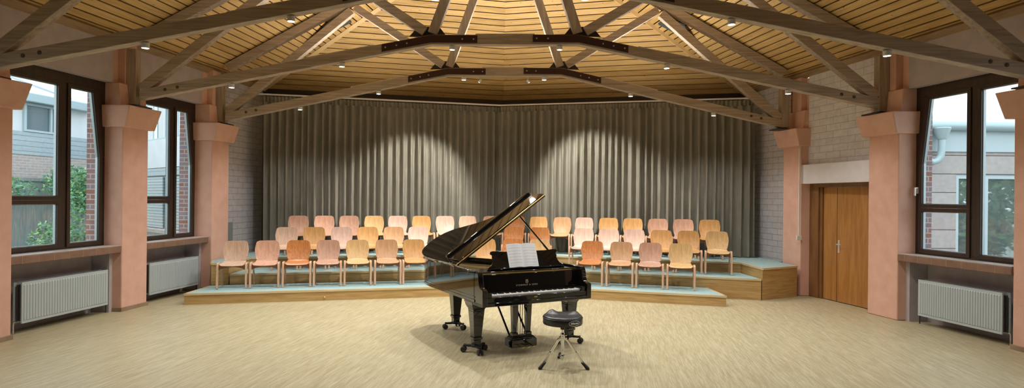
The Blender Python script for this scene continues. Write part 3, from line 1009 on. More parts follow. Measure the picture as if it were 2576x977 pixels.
# ================================================================== RADIATORS
def radiator(side, Ya, Yb, zb, zt, label):
    rt = thing('radiator', label, 'radiator', group='white panel radiators')
    of = 0.10
    def panel(name, o0, o1, mat, ribs):
        mb = MB(); wbox(mb, side, o0, o1, Ya, Yb, zb, zt)
        n = 33
        p = (Yb - Ya - 0.04) / n
        if ribs:
            for i in range(n):
                a = Ya + 0.02 + i * p
                b0, b1 = a + p * 0.08, a + p * 0.92
                c0, c1 = a + p * 0.20, a + p * 0.80
                mb.hexa([W(side, o0, b0, zb + 0.030), W(side, o0, b1, zb + 0.030), W(side, o0, b1, zt - 0.030), W(side, o0, b0, zt - 0.030)],
                        [W(side, o0 - 0.008, c0, zb + 0.045), W(side, o0 - 0.008, c1, zb + 0.045), W(side, o0 - 0.008, c1, zt - 0.045), W(side, o0 - 0.008, c0, zt - 0.045)])
        return mb.build(name, mat, rt, smooth=0, bevel=0.0)
    panel('front_panel', of, of + 0.016, M['radiator'], True)
    panel('back_panel', of + 0.105, of + 0.12, M['radiator'], False)
    mb = MB()
    for o0 in (0.03, 0.062):
        k = Ya + 0.01
        wbox(mb, side, of + o0, of + o0 + 0.022, Ya + 0.006, Yb - 0.006, zb + 0.03, zt - 0.03)
    mb.build('convector', M['radiator_gap'], rt, bevel=0.006)
    mb = MB()
    k = Ya + 0.05
    while k < Yb - 0.05:
        wbox(mb, side, of + 0.012, of + 0.108, k, k + 0.012, zt - 0.006, zt + 0.002); k += 0.05
    mb.build('top_grille', M['radiator'], rt)
    mb = MB()
    mb.tube([W(side, of + 0.06, Ya - 0.005, zb + 0.03), W(side, of + 0.06, Ya - 0.05, zb + 0.03), W(side, of + 0.06, Ya - 0.055, zb), W(side, of + 0.06, Ya - 0.055, 0.004)], 0.010)
    mb.lathe([(0.026, 0.0), (0.026, 0.012), (0.014, 0.014)], W(side, of + 0.06, Ya - 0.055, 0.001), n=16)
    mb.build('supply_pipe', M['chrome'], rt)
    mb = MB()
    mb.tube([W(side, of + 0.06, Yb + 0.0, zb + 0.05), W(side, of + 0.06, Yb + 0.035, zb + 0.05), W(side, of + 0.06, Yb + 0.037, 0.004)], 0.009)
    mb.build('return_pipe', M['radiator_gap'], rt)
    mb = MB(); mb.lathe([(0.017, 0), (0.022, 0.01), (0.022, 0.055), (0.018, 0.06)], W(side, of + 0.06, Yb + 0.037, zb + 0.06), n=18)
    mb.build('thermostat', M['white_plastic'], rt)
    mb = MB()
    for yy in (Ya + 0.3, Yb - 0.3): wbox(mb, side, of + 0.12, 0.419, yy, yy + 0.04, zb + 0.05, zt - 0.04)
    mb.build('wall_bracket', M['radiator'], rt)
    return rt
radiator(-1, 7.86, 9.28, 0.135, 0.675, 'white ribbed radiator under the nearest left window')
radiator(-1, 10.17, 11.455, 0.135, 0.675, 'white ribbed radiator under the rear left window beside the stage')
radiator(1, 7.76, 9.03, 0.135, 0.675, 'white ribbed radiator under the right window')

# ================================================================== CHAIRS
def veneer(name, c, figure=0.0):
    m, nt, N, L, b = new_mat(name)
    tc = N.new('ShaderNodeTexCoord')
    mp = N.new('ShaderNodeMapping'); mp.inputs['Scale'].default_value = (14, 14, 1.6)
    L.new(tc.outputs['Object'], mp.inputs['Vector'])
    n = N.new('ShaderNodeTexNoise'); n.inputs['Scale'].default_value = 2.2; n.inputs['Detail'].default_value = 6; n.inputs['Distortion'].default_value = 0.8 + figure
    L.new(mp.outputs[0], n.inputs['Vector'])
    d = 0.80 - 0.16 * figure
    r = ramp(N, [(0.33, tuple(x * d for x in c)), (0.66, tuple(min(1, x * 1.05) for x in c))])
    L.new(n.outputs['Fac'], r.inputs[0]); L.new(r.outputs[0], b.inputs['Base Color'])
    b.inputs['Roughness'].default_value = 0.36
    b.inputs['Coat Weight'].default_value = 0.35
    b.inputs['Coat Roughness'].default_value = 0.25
    return m
VEN = {'pale': veneer('pale_veneer', (0.66, 0.46, 0.33)), 'rosy': veneer('rosy_veneer', (0.70, 0.41, 0.29)), 'orange': veneer('orange_veneer', (0.62, 0.25, 0.08), 1.0),
       'mauve': veneer('mauve_brown_veneer', (0.56, 0.33, 0.23)), 'straw': veneer('straw_veneer', (0.68, 0.45, 0.21)), 'brown': veneer('brown_veneer', (0.58, 0.34, 0.18)),
       'golden': veneer('golden_veneer', (0.62, 0.35, 0.135)), 'blush': veneer('blush_veneer', (0.68, 0.47, 0.38))}
M['chair_leg'] = veneer('laminated_leg', (0.70, 0.44, 0.29))
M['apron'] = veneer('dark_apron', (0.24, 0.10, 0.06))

def make_chair():
    rt = thing('stacking_chair', 'x', 'chair', (0, 0, -50))
    # backrest: barrel-shaped plywood shell
    zb, zt = 0.455, 0.815
    def half(t):
        w = 0.186 + 0.036 * math.sin(min(1.0, t * 1.45) * PI / 2) - 0.030 * max(0, t - 0.55) / 0.45
        if t > 0.86: w -= 0.050 * (1 - math.sqrt(max(0, 1 - ((t - 0.86) / 0.14) ** 2)))
        if t < 0.06: w -= 0.02 * (1 - t / 0.06)
        return w
    def back(u, v):
        x = (u * 2 - 1) * half(v)
        return Vector((x, 0.175 + 0.075 * v + 0.02 * math.sin(v * PI) - 0.028 * (1 - (x / 0.2) ** 2) * -1, zb + (zt - zb) * v))
    mb = MB(); mb.grid(back, 12, 20, 0.012); mb.build('backrest', VEN['pale'], rt, smooth=50)
    def seat(u, v):
        w = 0.214 - 0.03 * v - 0.035 * max(0, (0.12 - v) / 0.12) ** 2
        x = (u * 2 - 1) * w
        y = -0.215 + 0.41 * v
        z = 0.437 + 0.012 * (x / 0.2) ** 2 - 0.010 * math.sin(v * PI) - 0.035 * max(0, (0.22 - v) / 0.22) ** 2
        if v > 0.86: z += 0.03 * ((v - 0.86) / 0.14) ** 2
        return Vector((x, y, z))
    mb = MB(); mb.grid(seat, 12, 18, 0.012); mb.build('seat', VEN['pale'], rt, smooth=50)
    for s in (-1, 1):
        mb = MB()
        mb.sweep([(s * 0.238, -0.195, 0.0), (s * 0.237, -0.188, 0.30), (s * 0.236, -0.182, 0.385), (s * 0.2355, -0.168, 0.425), (s * 0.235, -0.140, 0.442), (s * 0.234, -0.05, 0.440), (s * 0.233, 0.06, 0.430)], 0.036, 0.034, (1, 0, 0), 0.034, 0.024)
        mb.build('leg', M['chair_leg'], rt, bevel=0.004)
        mb = MB()
        mb.sweep([(s * 0.232, 0.265, 0.0), (s * 0.232, 0.20, 0.24), (s * 0.232, 0.10, 0.385), (s * 0.232, 0.02, 0.415)], 0.030, 0.028, (1, 0, 0), 0.030, 0.022)
        mb.build('leg', M['chair_leg'], rt, bevel=0.004)
    # arched apron under the seat and rear rail
    mb = MB(); bm = mb.bm
    up, lo = [], []
    for i in range(13):
        t = i / 12 * 2 - 1
        up.append(Vector((0.228 * t, -0.165, 0.410)))
        lo.append(Vector((0.228 * t, -0.165, 0.378 - 0.060 * abs(t) ** 2.4)))
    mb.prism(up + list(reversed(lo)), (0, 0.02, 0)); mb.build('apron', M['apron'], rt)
    mb = MB(); mb.box((-0.222, 0.10, 0.375), (0.222, 0.122, 0.415)); mb.build('rear_rail', M['chair_leg'], rt, bevel=0.003)
    return rt
proto = make_chair()
used = [False]
LOOKS = {'pale': 'pale tan', 'rosy': 'rosy tan', 'orange': 'orange brown', 'mauve': 'mauve brown', 'straw': 'straw yellow', 'brown': 'mid brown', 'golden': 'golden orange', 'blush': 'pale pinkish'}
GR = {0: 'plywood chairs on the lowest stage tier', 1: 'plywood chairs on the middle stage tier', 2: 'plywood chairs on the highest stage tier'}
def place_chair(k, px, py, h, ven, label, jitter=0.0):
    """k: tier; px, py: pixel of the backrest's top centre"""
    b = 0.88
    X = 0.0
    for _ in range(30):
        Y = YF(k, X) + b + jitter
        q = P(px, py, Y)
        X = q.x
    sl = 0.25 if X < FX else -0.29
    if abs(X - FX) < 0.9: sl *= 0.25
    rz = math.atan(sl)
    # the backrest's top sits 0.25 behind the chair's origin
    ox, oy = X - 0.25 * math.sin(-rz), Y - 0.25 * math.cos(rz)
    loc = (ox, oy, h + 0.005)
    if not used[0]:
        used[0] = True
        r = proto
        r.location = loc; r.rotation_euler = (0, 0, rz); r['label'] = label
    else:
        r = copy_tree(proto, loc, rz, label)
    if k == 2 and 1150 < px < 1500: r.scale = (0.955, 1, 1)
    r['group'] = GR[k]
    for c in r.children:
        if c.name.startswith(('seat', 'backrest')):
            c.material_slots[0].link = 'OBJECT'
            c.material_slots[0].material = VEN[ven]
    return r
ROW1 = [(595, 'pale'), (674, 'rosy'), (752, 'orange'), (826.5, 'mauve'), (900, 'straw'), (973, 'brown'), (1041, 'golden'), (1221, 'golden'), (1292, 'orange'), (1358, 'straw'), (1491, 'orange'), (1564, 'brown'), (1637, 'mauve'), (1713, 'straw')]
ROW2 = [(722, 'pale'), (791, 'golden'), (860, 'blush'), (925.5, 'golden'), (990.5, 'brown'), (1052, 'blush'), (1293, 'orange'), (1358, 'orange'), (1469, 'blush'), (1532, 'blush'), (1596, 'blush'), (1664, 'golden'), (1732, 'golden'), (1804, 'straw')]
ROW3 = [(751, 'mauve'), (816, 'rosy'), (878.5, 'mauve'), (941, 'straw'), (1000.5, 'blush'), (1060, 'golden'), (1119, 'blush'), (1176, 'pale'), (1237, 'rosy'), (1299, 'orange'), (1355, 'golden'), (1415, 'brown'), (1470, 'blush'), (1531, 'golden'), (1592, 'golden'), (1655, 'mauve'), (1719, 'mauve'), (1785, 'golden')]
TN = {0: 'lowest', 1: 'middle', 2: 'highest'}
NUM = ['first', 'second', 'third', 'fourth', 'fifth', 'sixth', 'seventh', 'eighth', 'ninth', 'tenth', 'eleventh', 'twelfth', 'thirteenth', 'fourteenth', 'fifteenth', 'sixteenth', 'seventeenth', 'eighteenth']
LAB = {(0, 0): 'pale tan plywood chair at the left end of the lowest tier', (0, 2): 'orange brown chair with bold dark grain on the lowest tier, third from left', (0, 9): 'straw yellow chair on the lowest tier showing above the open sheet music',
       (0, 7): 'golden orange chair on the lowest tier seen under the piano lid', (0, 8): 'orange brown chair on the lowest tier just left above the sheet music', (0, 13): 'straw yellow plywood chair at the right end of the lowest tier',
       (1, 0): 'pale tan plywood chair at the left end of the middle tier', (1, 13): 'straw yellow plywood chair at the right end of the middle tier', (2, 0): 'mauve brown plywood chair at the left end of the highest tier',
       (2, 17): 'golden orange plywood chair at the right end of the highest tier'}
for k, row, h in ((0, ROW1, H1), (1, ROW2, H2), (2, ROW3, H3)):
    n = len(row)
    for i, (px, v) in enumerate(row):
        lab = LAB.get((k, i))
        if not lab:
            pos = '%s from left' % NUM[i] if i < n / 2 else ('%s from right' % NUM[n - 1 - i])
            lab = '%s plywood chair on the %s tier, %s' % (LOOKS[v], TN[k], pos)
        place_chair(k, px, 560, h, v, lab, {(2, 1119): -0.03, (2, 1176): -0.09, (2, 1237): -0.12, (2, 1299): -0.15, (2, 1355): -0.15, (2, 1415): -0.13, (2, 1470): -0.08, (2, 1531): -0.03, (1, 1293): -0.04, (1, 1358): -0.04}.get((k, px)) or random.uniform(-0.01, 0.01))
# ================================================================== GRAND PIANO
PA = R(28)
PO = Vector((-0.123, 6.785, 0))
pn = thing('grand_piano', 'black polished grand piano with open lid in the middle of the floor', 'grand piano', PO, PA)
BL = M['black_lacquer']
WD = 1.52
def spline(pts, n=10):
    """Catmull-Rom through 2-D points"""
    out = []
    for i in range(len(pts) - 1):
        p0 = pts[max(i - 1, 0)]; p1 = pts[i]; p2 = pts[i + 1]; p3 = pts[min(i + 2, len(pts) - 1)]
        for k in range(n):
            t = k / n
            f = lambda a, b, c, d: 0.5 * (2 * b + (c - a) * t + (2 * a - 5 * b + 4 * c - d) * t * t + (3 * b - a - 3 * c + d) * t ** 3)
            out.append((f(p0[0], p1[0], p2[0], p3[0]), f(p0[1], p1[1], p2[1], p3[1])))
    out.append(pts[-1])
    return out
curve = spline([(0.0, 1.45), (0.02, 1.80), (0.10, 2.03), (0.27, 2.13), (0.45, 2.10), (0.60, 1.96), (0.72, 1.72), (0.86, 1.42), (1.05, 1.18), (1.28, 1.02), (1.44, 0.86), (WD, 0.62)], 8)
outline = [(0.0, 0.20)] + curve + [(WD, 0.20)]
def offset(poly, d):
    n = len(poly); out = []
    for i in range(n):
        a = Vector((*poly[i - 1], 0)) if i > 0 else None
        p = Vector((*poly[i], 0))
        c = Vector((*poly[i + 1], 0)) if i < n - 1 else None
        nn = Vector()
        for q0, q1 in ((a, p), (p, c)):
            if q0 is not None and q1 is not None and (q1 - q0).length > 1e-6:
                t = (q1 - q0).normalized(); nn += Vector((t.y, -t.x, 0))
        nn.normalize()
        out.append((p.x + nn.x * d, p.y + nn.y * d))
    return out
def wall_loop(mb, poly, d, z0, z1):
    ins = offset(poly, d)
    for i in range(len(poly) - 1):
        a, b, c, e = poly[i], poly[i + 1], ins[i + 1], ins[i]
        mb.hexa([(a[0], a[1], z0), (b[0], b[1], z0), (c[0], c[1], z0), (e[0], e[1], z0)], [(a[0], a[1], z1), (b[0], b[1], z1), (c[0], c[1], z1), (e[0], e[1], z1)])
def ringloop(mb, poly, d, z0, z1, out=0.0):
    """continuous rim wall without inner joints"""
    o = offset(poly, -out) if out else poly
    i_ = offset(poly, d)
    bm = mb.bm
    V = [[bm.verts.new((p[0], p[1], z)) for p in q] for q, z in ((o, z0), (o, z1), (i_, z1), (i_, z0))]
    n = len(poly)
    for k in range(4):
        A, B = V[k], V[(k + 1) % 4]
        for j in range(n - 1): mb.face([A[j], A[j + 1], B[j + 1], B[j]])
    mb.face([V[k][0] for k in range(4)]); mb.face([V[k][-1] for k in range(4)])
ZB, ZT = 0.62, 0.985
mb = MB(); ringloop(mb, outline, 0.05, ZB, ZT)
rim = mb.build('rim', BL, pn, bevel=0.004, smooth=40)
mb = MB(); ringloop(mb, outline, 0.03, ZB + 0.012, ZB + 0.040, 0.008); ringloop(mb, outline, 0.03, ZB + 0.062, ZB + 0.074, 0.006)
mb.build('rim_moulding', BL, rim, smooth=40)
inner = offset(outline, 0.05)
mb = MB(); mb.prism([(x, y, ZB + 0.03) for x, y in inner], (0, 0, 0.05)); mb.build('case_bottom', BL, pn, smooth=0)
mb = MB(); mb.prism([(x, y, 0.86) for x, y in offset(outline, 0.052)][1:-1] + [(WD - 0.06, 0.45, 0.86), (0.06, 0.45, 0.86)], (0, 0, 0.02)); mb.build('iron_frame', M['castiron'], pn, smooth=0)
mb = MB()
for i in range(70):
    x = 0.10 + i * 0.0185
    ym = 0.5
    yy = 1.95 - 0.0 if x < 0.45 else max(0.62, 1.95 - (x - 0.45) * 1.28)
    mb.bar((x, 0.52, 0.905), (x + 0.02, yy - 0.12, 0.905), 0.002, 0.002, (1, 0, 0))
mb.build('strings', M['chrome'], pn, smooth=0)
# arms (cheeks) with a scrolled front
def arm(x0, x1):
    prof = [(0.0, 0.60), (0.0, 0.775), (0.012, 0.792), (0.05, 0.800), (0.082, 0.812), (0.10, 0.84), (0.108, 0.88), (0.118, 0.93), (0.13, 0.965), (0.15, 0.985), (0.24, 0.985), (0.24, 0.60)]
    mb = MB(); mb.prism([(x0, y, z) for y, z in prof], (x1 - x0, 0, 0)); return mb.build('arm', BL, pn, bevel=0.004)
arm(0.0, 0.065); arm(WD - 0.065, WD)
for x0, x1 in ((0.066, 0.135), (WD - 0.135, WD - 0.066)):
    mb = MB(); mb.box((x0, 0.025, 0.665), (x1, 0.20, 0.752)); mb.build('key_block', BL, pn, bevel=0.008)
mb = MB(); mb.box((0.0, 0.005, 0.595), (WD, 0.50, 0.640)); kb = mb.build('keybed', BL, pn, bevel=0.006)
mb = MB(); mb.box((0.066, 0.012, 0.641), (WD - 0.066, 0.040, 0.700)); mb.build('key_slip', BL, pn, bevel=0.006)
mb = MB(); mb.box((0.69, 0.009, 0.668), (0.735, 0.012, 0.682)); mb.build('lock_plate', M['brass'], pn)
# keys
KX0, KW = 0.138, (WD - 0.276) / 52
wk = MB(); wk.box((0.0006, 0.0, 0.0), (KW - 0.0006, 0.155, 0.020)); wk = wk.build('white_key', M['ivory'], None, bevel=0.0012)
bk = MB(); bk.hexa([(-0.0055, 0.0, 0), (0.0055, 0.0, 0), (0.0055, 0.10, 0), (-0.0055, 0.10, 0)], [(-0.0045, 0.008, 0.012), (0.0045, 0.008, 0.012), (0.0045, 0.10, 0.012), (-0.0045, 0.10, 0.012)]); bk = bk.build('black_key', M['ebony'], None)
kbd = MB(); kbd.box((0.136, 0.046, 0.641), (WD - 0.136, 0.215, 0.700)); kbd = kbd.build('keyboard', BL, pn)
def put(src, loc, first):
    o = src if first else src.copy()
    if not first: COL.objects.link(o)
    o.parent = kbd; o.location = loc
for i in range(52): put(wk, (KX0 + i * KW, 0.048, 0.7005), i == 0)
blacks = [i for i in range(1, 52) if (i + 4) % 7 not in (0 + 2, 5 + 1 - 6 + 5)]
blacks = [i for i in range(1, 52) if ['A', 'B', 'C', 'D', 'E', 'F', 'G'][i % 7] not in ('C', 'F')]
for j, i in enumerate(blacks): put(bk, (KX0 + i * KW, 0.103, 0.7205), j == 0)
# fallboard with lettering
mb = MB(); mb.hexa([(0.066, 0.205, 0.725), (WD - 0.066, 0.205, 0.725), (WD - 0.066, 0.225, 0.725), (0.066, 0.225, 0.725)], [(0.066, 0.225, 0.935), (WD - 0.066, 0.225, 0.935), (WD - 0.066, 0.245, 0.935), (0.066, 0.245, 0.935)])
fb = mb.build('fallboard', BL, pn, bevel=0.003)
def lettering(body, size, mat, parent, Mx, name='lettering', shear=0.0, space=1.0, ext=0.0006, bold=0.0):
    c = bpy.data.curves.new(name, 'FONT'); c.body = body; c.size = size; c.align_x = 'CENTER'; c.align_y = 'CENTER'
    c.extrude = ext; c.shear = shear; c.space_character = space; c.offset = bold
    c.materials.append(mat)
    tmp = bpy.data.objects.new(name, c); COL.objects.link(tmp)
    bpy.context.view_layer.update()
    me = bpy.data.meshes.new_from_object(tmp.evaluated_get(bpy.context.evaluated_depsgraph_get()))
    bpy.data.objects.remove(tmp)
    o = bpy.data.objects.new(name, me); link(o, parent); o.matrix_local = Mx
    return o
tilt = math.atan2(0.02, 0.21)
FB = Matrix.Translation((WD / 2, 0.2113, 0.790)) @ Matrix.Rotation(PI / 2 - tilt, 4, 'X')
lettering('STEINWAY & SONS', 0.026, M['gold_print'], fb, Matrix.Translation((-0.05, -0.0012, 0)) @ FB, space=1.45)
mb = MB(); g = Matrix.Translation((-0.05, -0.0012, 0)) @ FB
for s in (-1, 1):
    mb.tube([g @ Vector((s * 0.004, 0.024, 0)), g @ Vector((s * 0.016, 0.030, 0)), g @ Vector((s * 0.018, 0.044, 0)), g @ Vector((s * 0.009, 0.054, 0)), g @ Vector((s * 0.014, 0.066, 0))], 0.0022, 6)
for x in (-0.006, -0.002, 0.002, 0.006): mb.tube([g @ Vector((x, 0.028, 0)), g @ Vector((x, 0.060, 0))], 0.0008, 5)
mb.tube([g @ Vector((-0.014, 0.060, 0)), g @ Vector((0.014, 0.060, 0))], 0.0016, 6)
mb.tube([g @ Vector((0, 0.020, 0)), g @ Vector((0, 0.012 + 0.004, 0))], 0.003, 6)
mb.build('lyre_emblem', M['gold_print'], fb)
# shelf in front of the music desk
mb = MB(); mb.box((0.052, 0.246, 0.935), (WD - 0.052, 0.60, 0.965)); mb.build('desk_shelf', BL, pn, bevel=0.006)
mb = MB(); mb.box((0.066, 0.226, 0.938), (WD - 0.066, 0.246, 0.952)); mb.build('shelf_hinge', M['brass'], pn)
# music desk with scrolled ends, tilted back
DT = Matrix.Translation((0.80, 0.36, 0.966)) @ Matrix.Rotation(R(-20), 4, 'X')
right = [(0.56, 0.0), (0.545, 0.03), (0.50, 0.055), (0.475, 0.09), (0.462, 0.13), (0.470, 0.155), (0.462, 0.185), (0.490, 0.205), (0.478, 0.232), (0.44, 0.238), (0.30, 0.226)]
prof = right + [(-x, z) for x, z in reversed(right)]
mb = MB(); mb.prism([DT @ Vector((x, -0.008, z)) for x, z in prof], DT.to_3x3() @ Vector((0, 0.016, 0)))
md = mb.build('music_desk', BL, pn, bevel=0.003)
mb = MB(); mb.box((-0.50, -0.045, 0.0), (0.50, -0.008, 0.014), DT); mb.build('desk_ledge', BL, md, bevel=0.003)
# lid, hinged on the bass side and propped open
TL = R(34.5)
def LM(x, y, z): return Vector((x * math.cos(TL) - z * math.sin(TL) - 0.012, y, 1.0 + x * math.sin(TL) + z * math.cos(TL)))
lo = [(0.0, 0.66)] + [(p[0], p[1]) for p in spline([(0.0, 1.45), (0.02, 1.80), (0.10, 2.05), (0.27, 2.15), (0.46, 2.12), (0.61, 1.98), (0.73, 1.74), (0.87, 1.44), (1.06, 1.20), (1.29, 1.04), (1.46, 0.88), (WD + 0.02, 0.66)], 8)]
mb = MB(); mb.hexa([LM(x, y, 0) for x, y in lo], [LM(x, y, 0.022) for x, y in lo])
lid = mb.build('lid', BL, pn, bevel=0.005, smooth=40)
mb = MB()   # front flap folded back on top of the lid
fl = [(0.06, 0.665), (WD + 0.015, 0.665), (WD + 0.015, 1.015), (0.06, 1.015)]
mb.hexa([LM(x, y, 0.026) for x, y in fl], [LM(x, y, 0.046) for x, y in fl])
flap = mb.build('front_flap', BL, lid, bevel=0.004)
mb = MB(); a = [(0.05, 1.0), (WD + 0.02, 1.0)]
mb.sweep([LM(0.05, 1.03, 0.052), LM(0.10, 1.035, 0.056), LM(WD - 0.02, 1.035, 0.056), LM(WD + 0.02, 1.03, 0.052)], 0.06, 0.05, LM(0, 1, 0) - LM(0, 0, 0)); mb.build('flap_lip', BL, flap, bevel=0.018, seg=4)
mb = MB(); mb.tube([LM(0.0, 0.655, 0.026), LM(WD + 0.015, 0.655, 0.026)], 0.008, 10); mb.build('piano_hinge', M['brass'], lid)
mb = MB()
for y in (0.80, 1.35): mb.tube([Vector((-0.014, y - 0.04, 0.992)), Vector((-0.014, y + 0.04, 0.992))], 0.008, 10)
mb.build('lid_hinge', M['brass'], lid)
pt = LM(1.12, 0.80, -0.012)
mb = MB(); mb.sweep([Vector((WD - 0.06, 0.62, 0.975)), pt], 0.026, 0.018, (0, 1, 0)); mb.build('prop_stick', BL, pn, bevel=0.003)
# legs on caster trolleys
def leg(x, y, ang):
    mb = MB()
    sq = lambda h, z: [(x - h, y - h, z), (x + h, y - h, z), (x + h, y + h, z), (x - h, y + h, z)]
    st = [(0.105, 0.62), (0.102, 0.575), (0.088, 0.545), (0.076, 0.525), (0.073, 0.50), (0.050, 0.205), (0.050, 0.195), (0.058, 0.188), (0.058, 0.165), (0.046, 0.155), (0.044, 0.095)]
    for (h0, z0), (h1, z1) in zip(st, st[1:]): mb.hexa(sq(h1, z1), sq(h0, z0))
    l = mb.build('leg', BL, pn, bevel=0.003)
    tr = MB()
    tr.lathe([(0.055, 0.068), (0.062, 0.075), (0.062, 0.095), (0.050, 0.1)], (x, y, 0), n=20)
    for k in range(3):
        a = ang + k * 2 * PI / 3
        d = Vector((math.cos(a), math.sin(a), 0)); s = Vector((-d.y, d.x, 0))
        c = Vector((x, y, 0.080))
        tr.sweep([c + d * 0.04, c + d * 0.125 + Vector((0, 0, 0.0)), c + d * 0.150 + Vector((0, 0, 0.006))], 0.05, 0.024, s, 0.04, 0.02)
    t = tr.build('caster_base', M['rubber'], l, bevel=0.004)
    for k in range(3):
        a = ang + k * 2 * PI / 3
        d = Vector((math.cos(a), math.sin(a), 0)); s = Vector((-d.y, d.x, 0))
        c = Vector((x, y, 0)) + d * 0.150
        w = MB()
        for sg in (-1, 1):
            Mx = Matrix.Translation(c + s * sg * 0.022 + Vector((0, 0, 0.0345))) @ (Vector((s.x, s.y, 0)).to_track_quat('Z', 'Y').to_matrix().to_4x4())
            w.lathe([(0.012, -0.012), (0.030, -0.011), (0.0345, -0.006), (0.0345, 0.006), (0.030, 0.011), (0.012, 0.012)], n=20, M=Mx)
        w.tube([c - s * 0.035 + Vector((0, 0, 0.0345)), c + s * 0.035 + Vector((0, 0, 0.0345))], 0.010, 8)
        w.tube([c + Vector((0, 0, 0.035)), c + Vector((0, 0, 0.075))], 0.012, 8)
        w.build('caster_wheel', M['steel_dark'], l)
leg(0.10, 0.36, 0.4); leg(1.40, 0.30, 1.2); leg(0.42, 1.66, 0.9)
# pedal lyre
lx, ly = 0.60, 0.16
mb = MB()
def sq(x0, x1, y0, y1, z): return [(x0, y0, z), (x1, y0, z), (x1, y1, z), (x0, y1, z)]
for (e0, z0), (e1, z1) in zip([(0.0, 0.075), (0.0, 0.165), (-0.012, 0.172), (-0.012, 0.180), (-0.03, 0.195)], [(0.0, 0.165), (-0.012, 0.172), (-0.012, 0.180), (-0.03, 0.195), (-0.05, 0.205)]):
    mb.hexa(sq(lx - 0.17 - e0, lx + 0.17 + e0, ly - 0.09 - e0, ly + 0.09 + e0, z0), sq(lx - 0.17 - e1, lx + 0.17 + e1, ly - 0.09 - e1, ly + 0.09 + e1, z1))
lb = mb.build('pedal_box', BL, pn, bevel=0.003)
for s in (-1, 1):
    mb = MB(); x = lx + s * 0.095
    for (h0, z0), (h1, z1) in zip([(0.036, 0.20), (0.036, 0.235), (0.026, 0.245), (0.036, 0.55)], [(0.036, 0.235), (0.026, 0.245), (0.036, 0.55), (0.040, 0.60)]):
        mb.hexa(sq(x - h0, x + h0, ly - h0, ly + h0, z0), sq(x - h1, x + h1, ly - h1, ly + h1, z1))
    mb.build('lyre_post', BL, pn, bevel=0.003)
    mb = MB(); mb.tube([(lx + s * 0.12, ly + 0.06, 0.19), (lx + s * 0.12 , ly + 0.50, 0.64)], 0.013, 10); mb.build('lyre_brace', BL, pn)
mb = MB(); mb.box((lx - 0.20, ly - 0.05, 0.575), (lx + 0.20, ly + 0.05, 0.600)); mb.build('lyre_head', BL, pn, bevel=0.003)
for i in (-1, 0, 1):
    mb = MB(); mb.sweep([(lx + i * 0.075, ly - 0.09, 0.105), (lx + i * 0.075, ly - 0.15, 0.100), (lx + i * 0.075, ly - 0.185, 0.092)], 0.022, 0.010, (1, 0, 0), 0.034, 0.012); mb.build('pedal', M['brass'], pn, bevel=0.003)
mb = MB()
for i in (-1, 0, 1): mb.tube([(lx + i * 0.03, ly + 0.02, 0.2), (lx + i * 0.03, ly + 0.02, 0.60)], 0.005, 6)
mb.build('pedal_rod', M['steel_dark'], pn)

# ------------------------------------------------------------------ sheet music on the desk
def paper_mat():
    m, nt, N, L, b = new_mat('printed_music_paper')
    tc = N.new('ShaderNodeTexCoord'); sp = N.new('ShaderNodeSeparateXYZ'); L.new(tc.outputs['UV'], sp.inputs[0])
    def mth(op, a, bb):
        n = N.new('ShaderNodeMath'); n.operation = op
        for i, v in ((0, a), (1, bb)):
            if isinstance(v, (int, float)): n.inputs[i].default_value = v
            else: L.new(v, n.inputs[i])
        return n.outputs[0]
    u, v = sp.outputs[0], sp.outputs[1]
    sys_ = mth('FRACT', mth('MULTIPLY', v, 8.0), 0)             # eight staves
    ins = mth('MULTIPLY', mth('GREATER_THAN', sys_, 0.28), mth('LESS_THAN', sys_, 0.72))
    ln = mth('LESS_THAN', mth('FRACT', mth('MULTIPLY', mth('SUBTRACT', sys_, 0.28), 11.0), 0), 0.24)
    inu = mth('MULTIPLY', mth('MULTIPLY', mth('GREATER_THAN', u, 0.09), mth('LESS_THAN', u, 0.91)), mth('MULTIPLY', mth('GREATER_THAN', v, 0.08), mth('LESS_THAN', v, 0.93)))
    lines = mth('MULTIPLY', mth('MULTIPLY', ln, ins), inu)
    vo = N.new('ShaderNodeTexVoronoi'); vo.inputs['Scale'].default_value = 34
    L.new(tc.outputs['UV'], vo.inputs['Vector'])
    dots = mth('MULTIPLY', mth('MULTIPLY', mth('LESS_THAN', vo.outputs['Distance'], 0.20), ins), inu)
    ink = mth('MINIMUM', mth('ADD', mth('MULTIPLY', lines, 0.55), mth('MULTIPLY', dots, 0.8)), 0.85)
    mx = N.new('ShaderNodeMixRGB'); mx.inputs[1].default_value = (0.80, 0.82, 0.84, 1); mx.inputs[2].default_value = (0.06, 0.06, 0.07, 1)
    L.new(ink, mx.inputs[0]); L.new(mx.outputs[0], b.inputs['Base Color']); b.inputs['Roughness'].default_value = 0.6
    return m
PM = paper_mat()
base = Matrix.Translation(PO) @ Matrix.Rotation(PA, 4, 'Z') @ DT
so = base @ Matrix.Translation((-0.045, -0.016, 0.0165)) @ Matrix.Rotation(0.0, 4, 'Y')
sm = thing('sheet_music', 'open white sheet music booklet on the piano desk', 'sheet music')
sm.matrix_world = so
for s in (-1, 1):
    def pg(u, v):
        x = u * 0.212
        bul = 0.020 * math.sin(min(1, u * 1.6) * PI) * (1 - 0.4 * u)
        return Vector((s * x, -bul - 0.004, v * 0.300 + 0.004 * math.sin(u * PI)))
    mb = MB(); mb.grid(pg, 16, 4, 0.003)
    if s < 0:
        for f in mb.bm.faces:
            for l in f.loops:
                l[mb.uv].uv = (1 - l[mb.uv].uv.x, l[mb.uv].uv.y)
    mb.build('page', PM, sm, smooth=50)

